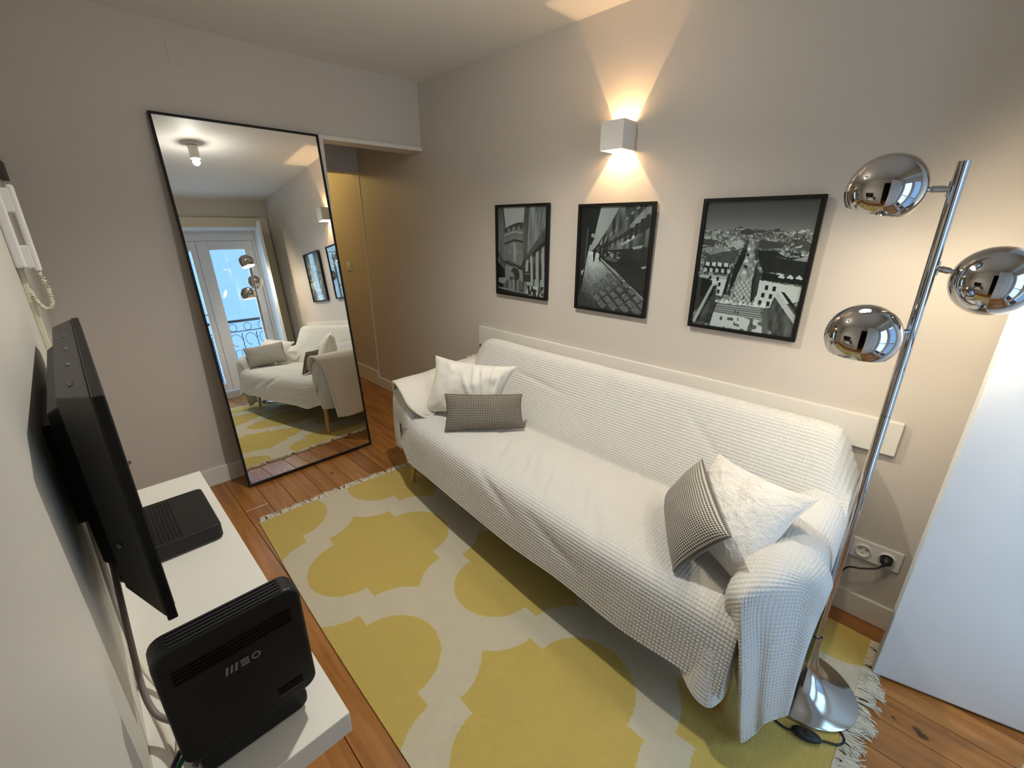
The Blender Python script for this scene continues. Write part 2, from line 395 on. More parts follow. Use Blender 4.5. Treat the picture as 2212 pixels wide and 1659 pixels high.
def vnoise(U, V, scale, seed=0):
    r = np.random.default_rng(seed); T = r.random((64, 64)); x = U * scale; y = V * scale
    xi = np.floor(x).astype(int); yi = np.floor(y).astype(int); fx = x - xi; fy = y - yi; fx = fx * fx * (3 - 2 * fx); fy = fy * fy * (3 - 2 * fy)
    g_ = lambda a, b_: T[a % 64, b_ % 64]
    return (g_(xi, yi) * (1 - fx) + g_(xi + 1, yi) * fx) * (1 - fy) + (g_(xi, yi + 1) * (1 - fx) + g_(xi + 1, yi + 1) * fx) * fy - .5
def ridge(U, V, p0, p1, w, h):
    p0 = np.array(p0); p1 = np.array(p1); d = p1 - p0; L2 = d @ d
    t = np.clip(((U - p0[0]) * d[0] + (V - p0[1]) * d[1]) / L2, 0, 1)
    dist = np.hypot(U - p0[0] - t * d[0], V - p0[1] - t * d[1]); return h * np.exp(-(dist / w) ** 2) * np.sin(PI * np.clip(t, .02, .98)) ** .6
PITCH = .0118
def waffle(U, V, depth):
    fu = np.abs((U / PITCH) % 1 * 2 - 1); fv = np.abs((V / PITCH) % 1 * 2 - 1)
    return depth * (np.maximum(fu, fv) ** 1.5 - .6)
def grid_mesh(name, A, u, v, mt, parent=None, flip=False, solid=0):
    nu, nv = A.shape[:2]; me = bpy.data.meshes.new(name)
    idx = np.arange(nu * nv).reshape(nu, nv); q = np.stack([idx[:-1, :-1], idx[1:, :-1], idx[1:, 1:], idx[:-1, 1:]], -1).reshape(-1, 4)
    if flip: q = q[:, ::-1]
    me.vertices.add(nu * nv); me.vertices.foreach_set('co', A.reshape(-1).astype(np.float32))
    nf = len(q); me.loops.add(nf * 4); me.loops.foreach_set('vertex_index', q.reshape(-1).astype(np.int32))
    me.polygons.add(nf); me.polygons.foreach_set('loop_start', np.arange(0, nf * 4, 4, dtype=np.int32)); me.polygons.foreach_set('loop_total', np.full(nf, 4, np.int32))
    me.polygons.foreach_set('use_smooth', np.ones(nf, bool))
    uvl = me.uv_layers.new(name='UVMap'); uu, vv = np.meshgrid(u, v, indexing='ij'); uvs = np.stack([uu.reshape(-1), vv.reshape(-1)], -1)[q.reshape(-1)]
    uvl.data.foreach_set('uv', uvs.reshape(-1).astype(np.float32))
    me.materials.append(M[mt] if isinstance(mt, str) else mt); me.update(); me.validate()
    o = bpy.data.objects.new(name, me); COL.objects.link(o)
    if parent: o.parent = parent; o.matrix_parent_inverse = parent.matrix_basis.inverted()
    if solid:
        md = o.modifiers.new('thickness', 'SOLIDIFY'); md.thickness = solid; md.offset = 0
    return o
def sheet(name, ctrl, mt, parent, step=.003, depth=.0030, folds=None, flip=False, solid=0, sign=1):
    A, u, v = fine_grid(ctrl, step); U, V = np.meshgrid(u, v, indexing='ij'); N = normals(A) * sign
    h = np.zeros_like(U)
    if folds: h += folds(U, V)
    A = A + N * h[..., None]
    if depth: A = A + (normals(A) * sign) * waffle(U, V, depth)[..., None]
    return grid_mesh(name, A, u, v, mt, parent, flip, solid)

def fabric(name, col, rough=.9, bump=.25, scale=900, sheen=.2):
    mt = new_mat(name, col, rough, spec=.15); g = G(mt); b_ = bsdf(mt); b_.inputs['Sheen Weight'].default_value = sheen
    n = g.noise(g.coord('UV'), scale, 2); g.link(g.bump(n, bump, .0015), b_.inputs['Normal']); return mt
M['waffle'] = fabric('white_waffle_cotton', (.67, .66, .63), .92, .15, 700)
M['cream_blanket'] = fabric('cream_wool_blanket', (.78, .74, .66), .95, .5, 500, .4)
M['white_cushion'] = fabric('white_cushion_cotton', (.80, .775, .715), .9, .2, 600)
M['sofa_base'] = fabric('grey_upholstery', (.20, .19, .18), .9, .2, 500)
def boucle():
    mt = fabric('white_boucle', (.81, .795, .76), .95, .3, 700, .4); g = G(mt); b_ = bsdf(mt)
    n = g.noise(g.coord('UV'), 170, 3, .6); g.link(g.bump(n, .9, .006), b_.inputs['Normal']); return mt
M['boucle'] = boucle()
def houndstooth(name, p, dark, light):
    mt = new_mat(name, dark, .9, spec=.15); g = G(mt); b_ = bsdf(mt); x, y, _ = g.sep(g.coord('UV'))
    fx = g.m('FRACT', g.m('DIVIDE', x, p)); fy = g.m('FRACT', g.m('DIVIDE', y, p))
    sx = g.m('GREATER_THAN', fx, .5); sy = g.m('GREATER_THAN', fy, .5)
    tw = g.m('GREATER_THAN', g.m('FRACT', g.m('DIVIDE', g.m('ADD', x, y), p * .5)), .5)
    f = g.m('ADD', g.m('MULTIPLY', sx, tw), g.m('MULTIPLY', sy, g.m('SUBTRACT', 1.0, tw)))
    g.link(g.mix(f, dark, light), b_.inputs['Base Color'])
    n = g.noise(g.coord('UV'), 900, 2); g.link(g.bump(n, .3, .001), b_.inputs['Normal']); return mt
M['houndstooth'] = houndstooth('black_white_houndstooth', .0078, (.016, .015, .014), (.62, .59, .53))
M['seam_grey'] = new_mat('grey_seam', (.16, .15, .14), .9); M['seam_brown'] = new_mat('brown_seam', (.13, .11, .085), .9)
M['gingham'] = houndstooth('brown_cream_check', .0088, (.020, .017, .013), (.40, .365, .30))

# ------------------------------------------------------------------ rug
def rug_material():
    mt = new_mat('yellow_trellis_weave', (.5, .4, .1), .95, spec=.1); g = G(mt); b_ = bsdf(mt); b_.inputs['Sheen Weight'].default_value = .15
    x, y, _ = g.sep(g.coord('UV'))
    # woven stair-steps along the outlines
    st = .0045
    xq = g.m('MULTIPLY', g.m('ROUND', g.m('DIVIDE', x, st)), st); yq = g.m('MULTIPLY', g.m('ROUND', g.m('DIVIDE', y, st)), st)
    jit = g.m('MULTIPLY', g.m('SUBTRACT', g.noise(g.comb(xq, yq, 0.0), 90, 1), .5), .008)
    PX, PY = .834, 1.07
    def lattice(ox, oy):
        u = g.m('ABSOLUTE', g.m('MULTIPLY', g.m('SUBTRACT', g.m('FRACT', g.m('ADD', g.m('DIVIDE', g.m('SUBTRACT', xq, ox), PX), 100.5)), .5), PX))
        v = g.m('ABSOLUTE', g.m('MULTIPLY', g.m('SUBTRACT', g.m('FRACT', g.m('ADD', g.m('DIVIDE', g.m('SUBTRACT', yq, oy), PY), 100.5)), .5), PY))
        v = g.m('ADD', v, jit)
        du = g.m('SUBTRACT', u, .165)
        circ = g.m('LESS_THAN', g.m('ADD', g.m('MULTIPLY', du, du), g.m('MULTIPLY', v, v)), .178 ** 2)
        t = g.m('SUBTRACT', 1.0, g.m('DIVIDE', u, .165), clamp=True)
        og = g.m('ADD', .243, g.m('MULTIPLY', g.m('POWER', t, 2.2), .082))
        mid = g.m('MULTIPLY', g.m('LESS_THAN', u, .165), g.m('LESS_THAN', v, og))
        return g.m('MAXIMUM', circ, mid)
    mk = g.m('MAXIMUM', lattice(0.0, 0.0), lattice(PX / 2, PY / 2))
    n = g.noise(g.coord('UV'), 260, 3, .7); n2 = g.noise(g.coord('UV'), 7, 3)
    ye = g.mix(n, (.52, .385, .088), (.66, .505, .15)); cr_ = g.mix(n, (.58, .525, .385), (.71, .645, .495))
    c = g.mix(mk, cr_, ye); c = g.mix(g.m('MULTIPLY', n2, .16), c, (.36, .29, .14))
    g.link(c, b_.inputs['Base Color'])
    wv = g.m('ADD', g.m('MULTIPLY', g.m('SINE', g.m('MULTIPLY', y, 2 * PI / .004)), .35), n)
    g.link(g.bump(wv, .45, .0025), b_.inputs['Normal']); return mt
M['rug'] = rug_material()
M['fringe'] = new_mat('cream_fringe', (.68, .62, .50), .95)
RA = -.030   # rug turned a little against the wall
RX, RY = Vector((math.cos(RA), math.sin(RA), 0)), Vector((-math.sin(RA), math.cos(RA), 0))
RO = Vector((.410, 2.272, 0)) - RY * 2.335           # near-left corner
rug = thing('rug', 'yellow and cream trellis pattern flatweave rug under the sofa', 'rug', RO)
RW, RL = 1.49, 2.335
na, nb = 150, 230
ua = np.linspace(0, RW, na); vb = np.linspace(0, RL, nb); U, V = np.meshgrid(ua, vb, indexing='ij')
hz = .0065 + .0012 * vnoise(U, V, 6, 3) + ridge(U, V, (.52, .42), (.78, .18), .02, .006) + ridge(U, V, (.35, .95), (.55, .62), .03, .004) + ridge(U, V, (.2, .9), (.02, .86), .025, .006)
A = np.stack([RO.x + U * RX.x + V * RY.x + .006 * np.sin(V * 3.1) * (1 - U / RW), RO.y + U * RX.y + V * RY.y + .01 * np.sin(U * 4.0 + .3) * (V / RL) ** 3, hz], -1)
# UV origin on the centre of the first full motif
cx, cy = Vector((.778, 1.645, 0)) - RO, None
u0 = cx.dot(RX); v0 = cx.dot(RY)
grid_mesh('pile', A, ua - u0, vb - v0, 'rug', rug)
Ab = np.stack([A[..., 0], A[..., 1], np.full_like(hz, .0015)], -1)
sk = MB()
ring_ = [(i, 0) for i in range(na)] + [(na - 1, j) for j in range(1, nb)] + [(i, nb - 1) for i in range(na - 2, -1, -1)] + [(0, j) for j in range(nb - 2, 0, -1)]
sk.add([A[p] for p in ring_] + [Ab[p] for p in ring_], [(k_, (k_ + 1) % len(ring_), (k_ + 1) % len(ring_) + len(ring_), k_ + len(ring_)) for k_ in range(len(ring_))])
sk.build('selvedge', new_mat('rug_edge', (.50, .38, .10), .95), rug)
def fringe(name, vedge, dirn, ln, seed):
    r = random.Random(seed); mb = MB(); n_t = 110
    for k_ in range(n_t):
        uu = RW * (k_ + .5) / n_t; i = min(na - 1, int(round(uu / RW * (na - 1)))); jj = 0 if dirn < 0 else nb - 1
        base = Vector(A[i, jj]); base.z = .006; lean = .5 * math.sin(k_ * .55 + seed) + r.uniform(-.3, .3); L = ln * r.uniform(.7, 1.15)
        for s_ in range(8):
            a = lean + r.uniform(-.28, .28); d = (RY * dirn * math.cos(a) + RX * math.sin(a)); off = RX * r.uniform(-.005, .005)
            q = [base + off - RY * dirn * .004, base + off + d * L * .35 + Vector((0, 0, r.uniform(0, .006))), base + off + d * L * .7 + RX * r.uniform(-.006, .006) + Vector((0, 0, r.uniform(-.002, .006))), base + off + d * L + RX * r.uniform(-.012, .012)]
            for p in q: p.z = max(p.z, .003)
            q[-1].z = .0025 + r.uniform(0, .003)
            mb.tube(q, [.0024, .0022, .0018, .0010], 4)
    # knotted header band
    for k_ in range(n_t * 2):
        uu = RW * (k_ + .5) / (n_t * 2); i = min(na - 1, int(uu / RW * (na - 1))); jj = 0 if dirn < 0 else nb - 1
        p = Vector(A[i, jj]) ; p.z = .007
        mb.tube([p - RY * dirn * .004 - RX * .003, p + RX * .003 + RY * dirn * .010], .0022, 4)
    o = mb.build(name, 'fringe', rug); o['kind'] = 'stuff'; return o
fringe('fringe', 0, -1, .066, 3); fringe('fringe', RL, 1, .045, 8)

# ------------------------------------------------------------------ sofa and its cover
sofa = thing('sofa', 'three seat sofa on tapered pale wooden legs hidden under the white cover', 'sofa', (1.5, 1.1, 0))
MB().box((1.215, .20, .235), (1.87, 2.06, .400)).build('seat_base', 'sofa_base', sofa, bevel=.03, seg=3)
b = MB().hexa([(1.66, .20, .40), (1.87, .20, .40), (1.87, 2.03, .40), (1.66, 2.03, .40)], [(1.80, .22, .76), (1.875, .22, .76), (1.875, 2.0, .76), (1.80, 2.0, .76)])
b.build('backrest', 'sofa_base', sofa, bevel=.03, seg=3)
MB().box((1.26, 2.075, .24), (1.86, 2.145, .565)).build('armrest', 'sofa_base', sofa, bevel=.03, seg=3)
MB().box((1.30, .10, .26), (1.86, .18, .545)).build('armrest', 'sofa_base', sofa, bevel=.03, seg=3)
for lx, ly, dx, dy in ((1.235, 2.02, -.03, .03), (1.20, .22, -.03, -.02), (1.80, 2.02, .02, .03), (1.80, .22, .02, -.02)):
    MB().lathe([(1e-5, 0), (.011, 0), (.021, .235), (1e-5, .235)], 16, (lx + dx, ly + dy, .008), (-dx, -dy, .235)).build('leg', 'oak', sofa, smooth='auto')

cover = thing('sofa_cover', 'large white waffle weave throw covering the whole sofa down to the rug', 'throw', (1.4, 1.1, .2))
prof = [(1.893, .56), (1.890, .74), (1.862, .790), (1.822, .803), (1.782, .788), (1.745, .715), (1.690, .590), (1.635, .480), (1.612, .432), (1.598, .424), (1.575, .436), (1.45, .446), (1.28, .455), (1.165, .450), (1.112, .428), (1.088, .385), (1.072, .310), (1.056, .222)]
ys = [.072, .108, .150, .20, .32, .55, .8, 1.1, 1.4, 1.7, 1.92, 2.01, 2.065, 2.11, 2.15]
def front_dx(y):   # the front edge bows out in the middle of the sofa
    return -.03 + .105 * max(0, (y - .55) / 1.5) ** 1.5
ctrl = []
for k_, (px, pz) in enumerate(prof):
    row = []
    for y in ys:
        x_, z_ = px, pz
        if k_ >= 11: x_ += front_dx(y) * min(1, (k_ - 10) / 3)
        if k_ <= 5:   # the ends of the back round over
            e = 0
            if y >= 2.0: e = (min(y, 2.065) - 1.99) / .075
            z_ -= .055 * max(0, e) ** 1.6 * (1 if k_ >= 1 else 0); 
        if k_ >= 14 and y > 1.9: z_ += .028 * (min(y, 2.065) - 1.9) / .165 * (k_ - 13) / 4; x_ += .035 * (min(y, 2.065) - 1.9) / .165
        if k_ >= 14 and y < .3: z_ += -.012 * (.3 - max(y, .15)) / .15 * (k_ - 13) / 4
        yy = y
        if k_ <= 6 and y >= 2.0: yy = y - .0
        if k_ == 17: z_ += .010 * math.sin(y * 9.0)
        if y > 2.08:
            if k_ <= 9 and z_ > .58: z_ = .585 + (z_ - .585) * {2.11: .60, 2.15: .15}[y]; yy = {2.11: 2.085, 2.15: 2.10}[y]
            elif k_ >= 8: x_ = max(x_, 1.166) + .004; yy = {2.11: 2.10, 2.15: 2.13}[y]
        if y < .19:
            if k_ <= 9 and z_ > .58: z_ = .585 + (z_ - .585) * {.072: .12, .108: .55, .150: .93}[y]; x_ += .012 * (.15 - y) / .08
            elif k_ >= 8: yy = {.072: .186, .108: .190, .150: .195}[y]
        row.append((x_, yy, z_))
    ctrl.append(row)
def main_folds(U, V):
    h = .006 * vnoise(U, V, 3.5, 1) + .003 * vnoise(U, V, 9, 5)
    s0 = 1.02   # seat starts about here along the profile
    U = U - .20
    R_ = [((.66, 1.33), (.88, 1.20), .016, .010), ((.62, 1.20), (.90, 1.02), .014, .011), ((.66, 1.12), (.88, .98), .018, .009), ((.70, 1.00), (.93, .86), .014, .010), ((.66, .90), (.86, .80), .016, .008),
          ((.74, .78), (.92, .66), .014, .009), ((.80, .70), (.96, .56), .02, .009), ((.62, 1.42), (.80, 1.36), .014, .007), ((.74, 1.18), (.95, 1.10), .01, .006), ((.95, 1.25), (1.06, .95), .02, .008), ((1.0, .9), (1.09, .6), .02, .006),
          ((.20, 1.60), (.24, 1.2), .012, .005), ((.14, .6), (.35, .3), .02, .005)]
    for p0, p1, w, hh in R_: h = h + ridge(U, V, p0, p1, w, hh)
    return h
sheet('seat_cover', ctrl, 'waffle', cover, .00295, .0046, main_folds, sign=1)

def arm_ctrl(xs, sec, cap, cy_, cz_):
    """cross section swept along x then closed with a rounded front cap"""
    rows = [[(x_, y_ + dy_, z_ + dz_) for (y_, z_) in sec] for x_, dy_, dz_ in xs]
    for x_, s_ in cap: rows.append([(x_, cy_ + (y_ - cy_) * s_, cz_ + (z_ - cz_) * (s_ if z_ > cz_ else 1.0)) for (y_, z_) in sec])
    return rows
secL = [(1.985, .40), (2.012, .50), (2.035, .575), (2.085, .612), (2.135, .605), (2.172, .560), (2.188, .45), (2.186, .33), (2.175, .225)]
sheet('arm_cover', arm_ctrl([(1.90, 0, .0), (1.75, 0, 0), (1.5, 0, 0), (1.32, 0, 0), (1.235, 0, -.004)], secL, [(1.205, .96), (1.185, .86), (1.178, .66), (1.176, .40), (1.178, .12)], 2.085, .36), 'waffle', cover, .0032, .0030, lambda U, V: .007 * vnoise(U, V, 5, 9), sign=-1)
# right arm: over the arm, hanging outside in a slanting hem
rowsR = []
for x_, hem, dz in ((1.905, .50, .02), (1.83, .47, .02), (1.70, .445, .005), (1.55, .435, -.005), (1.42, .415, -.005), (1.32, .40, -.005), (1.245, .36, -.01)):
    rowsR.append([(x_ + .02, .275, .425), (x_, .245, .50 + dz), (x_, .222, .562 + dz), (x_, .175, .598 + dz), (x_, .115, .592 + dz), (x_, .074, .556 + dz), (x_, .058, (.556 + hem) / 2), (x_, .050, hem)])
sheet('arm_cover', rowsR, 'waffle', cover, .0030, .0046, lambda U, V: .008 * vnoise(U, V, 6, 21) + ridge(U, V, (.15, .10), (.38, .16), .018, .012) + ridge(U, V, (.05, .2), (.14, .05), .016, .010), sign=1)
# front corner: hangs from the arm to the rug in soft folds
dr = [
 [(1.36, .262, .480), (1.33, .248, .520), (1.33, .222, .572), (1.33, .172, .605), (1.33, .112, .598), (1.34, .062, .558), (1.37, .044, .50), (1.40, .041, .46)],
 [(1.275, .262, .470), (1.235, .245, .550), (1.235, .215, .585), (1.240, .170, .602), (1.250, .115, .596), (1.262, .068, .568), (1.290, .046, .50), (1.33, .041, .43)],
 [(1.150, .252, .450), (1.098, .240, .520), (1.085, .205, .560), (1.115, .165, .572), (1.165, .122, .566), (1.215, .084, .545), (1.255, .054, .480), (1.31, .043, .41)],
 [(1.110, .236, .380), (1.100, .220, .440), (1.052, .190, .500), (1.098, .162, .500), (1.150, .122, .495), (1.205, .084, .480), (1.240, .056, .430), (1.285, .045, .39)],
 [(1.120, .208, .300), (1.122, .192, .340), (1.050, .168, .390), (1.112, .144, .390), (1.140, .112, .385), (1.200, .078, .375), (1.230, .054, .350), (1.256, .048, .345)],
 [(1.140, .184, .200), (1.142, .174, .230), (1.056, .150, .270), (1.120, .128, .265), (1.140, .104, .265), (1.194, .070, .260), (1.218, .050, .250), (1.232, .047, .250)],
 [(1.160, .168, .120), (1.156, .158, .130), (1.068, .134, .140), (1.130, .112, .130), (1.142, .092, .165), (1.188, .062, .168), (1.206, .046, .172), (1.214, .045, .172)],
 [(1.168, .152, .075), (1.160, .142, .060), (1.088, .122, .034), (1.140, .098, .036), (1.144, .084, .092), (1.182, .058, .106), (1.196, .043, .118), (1.202, .043, .12)]]
sheet('front_drape', dr, 'waffle', cover, .0029, .0048, lambda U, V: .006 * vnoise(U, V, 9, 33), sign=-1, solid=.003)
# small flare of the front hem at its right end
dr2 = [
 [(1.120, .300, .425), (1.112, .262, .428), (1.108, .232, .428), (1.120, .205, .425), (1.150, .185, .42)],
 [(1.064, .300, .350), (1.054, .255, .350), (1.056, .222, .350), (1.082, .198, .350), (1.120, .185, .350)],
 [(1.046, .300, .275), (1.028, .250, .265), (1.034, .214, .265), (1.070, .196, .270), (1.118, .190, .280)],
 [(1.032, .305, .212), (1.006, .252, .185), (1.012, .208, .172), (1.056, .188, .180), (1.112, .186, .200)]]
sheet('front_drape', dr2, 'waffle', cover, .0029, .0048, None, sign=1, solid=.003)

# ------------------------------------------------------------------ cushions
def pillow(name, label, TL, TR, BR, BL, thick, mt, seed, wrinkle=.006, pinch=.10, seam=None, rot90=False, folds=None):
    t = thing(name, label, 'cushion', tuple((Vector(BL) + Vector(BR)) / 2), 'cushions on the sofa')
    n = 130; s_ = np.linspace(-1, 1, n); U, V = np.meshgrid(s_, s_, indexing='ij')
    TL, TR, BR, BL = [np.array(p, float) for p in (TL, TR, BR, BL)]
    Uc = U * (1 - pinch * (1 - V ** 2) * np.abs(U) ** 2); Vc = V * (1 - pinch * (1 - U ** 2) * np.abs(V) ** 2)
    a = (Uc + 1) / 2; c = (Vc + 1) / 2
    Pm = (BL * ((1 - a) * (1 - c))[..., None] + BR * (a * (1 - c))[..., None] + TR * (a * c)[..., None] + TL * ((1 - a) * c)[..., None])
    ex = (BR - BL + TR - TL) / 2; ey = (TL - BL + TR - BR) / 2; nn = np.cross(ex, ey); nn /= np.linalg.norm(nn)
    w, hgt = np.linalg.norm(ex), np.linalg.norm(ey)
    pr = np.clip((1 - np.abs(U) ** 2.6), 0, 1) ** .55 * np.clip((1 - np.abs(V) ** 2.6), 0, 1) ** .55
    um, vm = (s_ + 1) / 2 * w, (s_ + 1) / 2 * hgt; UM, VM = np.meshgrid(um, vm, indexing='ij')
    body = None
    for side, nm in ((1, 'front_panel'), (-1, 'back_panel')):
        h = thick * pr * (1 if side > 0 else .75) + wrinkle * pr ** .5 * (vnoise(UM, VM, 11, seed) + .5 * vnoise(UM, VM, 25, seed + 1)) * 1.6
        if mt == 'boucle': h = h + .0042 * pr ** .3 * (vnoise(UM, VM, 75, 3) + .6 * vnoise(UM, VM, 130, 4))
        if side > 0 and folds: h = h + folds(UM, VM) * pr ** .4
        A_ = Pm + nn * (side * np.maximum(h, 0))[..., None]
        grid_mesh(nm, A_, um if not rot90 else um, vm, mt, t, flip=side < 0)
    edge = [Pm[i, 0] for i in range(n)] + [Pm[n - 1, j] for j in range(1, n)] + [Pm[i, n - 1] for i in range(n - 2, -1, -1)] + [Pm[0, j] for j in range(n - 2, 0, -1)]
    MB().tube([tuple(e) for e in edge[::2]], .0022, 6, closed=True).build('seam', {'houndstooth': 'seam_grey', 'gingham': 'seam_brown'}.get(mt, mt), t, smooth=True)
    return t
def f1(U, V):
    h = 0
    for p0, p1, w, hh in (((.24, .36), (.33, .12), .014, .012), ((.30, .34), (.36, .14), .01, .010), ((.37, .36), (.41, .12), .012, .012), ((.43, .33), (.44, .14), .01, .009), ((.20, .26), (.32, .1), .016, .009), ((.10, .33), (.16, .24), .02, .008)):
        h = h + ridge(U, V, p0, p1, w, hh)
    return h
pillow('cushion', 'white crumpled cotton cushion leaning in the corner behind the small checked cushion', (1.395, 2.005, .775), (1.590, 1.545, .770), (1.505, 1.60, .470), (1.258, 1.985, .470), .070, 'white_cushion', 5, .012, .14, folds=f1)
pillow('cushion', 'small brown checked lumbar cushion at the mirror end of the sofa', (1.262, 1.752, .645), (1.560, 1.478, .638), (1.540, 1.437, .462), (1.212, 1.702, .462), .045, 'gingham', 15, .004, .06)
pillow('cushion', 'white textured boucle cushion leaning on the arm nearest the floor lamp', (1.590, .475, .665), (1.398, .130, .725), (1.150, .208, .492), (1.340, .545, .475), .072, 'boucle', 25, .010, .12,
       folds=lambda U, V: ridge(U, V, (.06, .26), (.22, .34), .014, .008) + ridge(U, V, (.05, .22), (.2, .3), .012, .006))
pillow('cushion', 'small black and white houndstooth lumbar cushion propped on the white textured cushion', (1.458, .488, .690), (1.128, .268, .668), (1.118, .402, .462), (1.440, .590, .488), .055, 'houndstooth', 35, .004, .06)

# ------------------------------------------------------------------ blanket over the left arm
bl = thing('blanket', 'folded cream wool blanket with a fringe laid over the sofa arm by the hall', 'blanket', (1.5, 2.1, .6))
bc = [
 [(1.80, 2.000, .590), (1.60, 1.990, .560), (1.40, 1.965, .520), (1.285, 1.930, .462), (1.235, 1.945, .478)],
 [(1.80, 2.020, .610), (1.60, 2.010, .585), (1.42, 1.990, .550), (1.290, 1.962, .525), (1.190, 1.985, .530)],
 [(1.80, 2.060, .640), (1.62, 2.055, .628), (1.44, 2.045, .612), (1.300, 2.030, .604), (1.180, 2.035, .600)],
 [(1.80, 2.110, .656), (1.64, 2.115, .648), (1.46, 2.110, .638), (1.310, 2.100, .634), (1.185, 2.095, .632)],
 [(1.80, 2.165, .640), (1.65, 2.175, .632), (1.48, 2.172, .622), (1.320, 2.162, .622), (1.195, 2.150, .620)],
 [(1.80, 2.205, .560), (1.65, 2.212, .548), (1.48, 2.212, .540), (1.330, 2.204, .535), (1.225, 2.192, .535)],
 [(1.80, 2.212, .400), (1.65, 2.222, .360), (1.48, 2.225, .340), (1.330, 2.220, .330), (1.240, 2.208, .330)],
 [(1.80, 2.215, .220), (1.65, 2.230, .170), (1.48, 2.238, .150), (1.330, 2.232, .140), (1.250, 2.220, .150)]]
sheet('fold', bc, 'cream_blanket', bl, .008, 0, lambda U, V: .012 * vnoise(U, V, 7, 40), sign=1, solid=.016)
MB().tube(smooth_path([(1.40, 1.962, .516), (1.285, 1.926, .458), (1.232, 1.942, .474), (1.186, 1.985, .532), (1.176, 2.035, .602), (1.181, 2.095, .636), (1.193, 2.152, .622), (1.222, 2.196, .535), (1.238, 2.212, .33), (1.248, 2.224, .15)], 6), .0095, 10).build('hem', 'cream_blanket', bl, smooth=True)
mb = MB(); r_ = random.Random(5)
for k_ in range(150):
    y0 = 2.00 + .19 * r_.random(); z0 = .615 + .035 * math.sin(PI * (y0 - 2.0) / .19); L = r_.uniform(.03, .06)
    a = r_.uniform(-1.2, 1.2); p = Vector((1.785 + r_.uniform(-.02, .015), y0, z0))
    mb.tube([p, p + Vector((.3 * L, .3 * L * a, .55 * L)), p + Vector((.6 * L, .8 * L * a, .45 * L)), p + Vector((.8 * L, L * a, 0))], .0027, 4)
o = mb.build('fringe', 'cream_blanket', bl); o['kind'] = 'stuff'

# ------------------------------------------------------------------ wall rail behind the sofa
o = MB().box((XR - .022, .003, .712), (XR, 2.225, .836)).build('wall_rail', 'trim', bevel=.002)
tag(o, 'long white board fixed along the wall behind the sofa back', 'board')

# ------------------------------------------------------------------ mirror
def make_mirror():
    yb, yt, zb, zt = 2.677, 2.845, .012, 1.972
    d = Vector((0, yt - yb, zt - zb)); L = d.length; d.normalize(); n = Vector((0, -d.z, d.y)); xr = Vector((1, -.004, 0)).normalized()
    O = Vector((.478, yb, zb)); Wd = .785; sk_ = -.024 / L      # nearly upright, top a hair to the left
    t = thing('leaning_mirror', 'tall black framed mirror leaning on the far wall beside the hall opening', 'mirror', (.87, 2.7, 0))
    P = lambda u, v, w: O + xr * u + d * v + n * w + xr * (sk_ * v)
    def slab(u0, u1, v0, v1, w0, w1): return MB().hexa([P(u0, v0, w0), P(u1, v0, w0), P(u1, v0, w1), P(u0, v0, w1)], [P(u0, v1, w0), P(u1, v1, w0), P(u1, v1, w1), P(u0, v1, w1)])
    fw = .010
    for a in ((0, fw, 0, L), (Wd - fw, Wd, 0, L), (fw, Wd - fw, 0, fw), (fw, Wd - fw, L - fw, L)):
        slab(a[0], a[1], a[2], a[3], -.016, .006).build('frame_rail', 'black_frame', t)
    slab(fw, Wd - fw, fw, L - fw, -.003, 0).build('glass', 'mirror', t)
    slab(fw, Wd - fw, fw, L - fw, -.012, -.006).build('backing', 'black_frame', t)
make_mirror()

# ------------------------------------------------------------------ pictures
def raster(W_, H_, painter):
    uu, vv = np.meshgrid((np.arange(W_) + .5) / W_, (np.arange(H_) + .5) / H_, indexing='xy'); img = np.zeros((H_, W_))
    def poly(pts, val, a=1.0):
        inside = np.zeros_like(uu, bool); n = len(pts)
        for i in range(n):
            x0, y0 = pts[i]; x1, y1 = pts[(i + 1) % n]
            c = ((y0 > vv) != (y1 > vv)) & (uu < (x1 - x0) * (vv - y0) / ((y1 - y0) + 1e-12) + x0); inside ^= c
        val_ = val(uu, vv)[inside] if callable(val) else val
        img[inside] = img[inside] * (1 - a) + a * val_
    def ell(cx_, cy_, rx, ry_, val, a=1.0):
        k_ = ((uu - cx_) / rx) ** 2 + ((vv - cy_) / ry_) ** 2 < 1; img[k_] = img[k_] * (1 - a) + a * val
    painter(img, uu, vv, poly, ell); return np.clip(img, 0, 1)
def streak(base, amp, su, sv, seed): return lambda u, v: base + amp * 2 * vnoise(u, v * sv / su, su, seed)
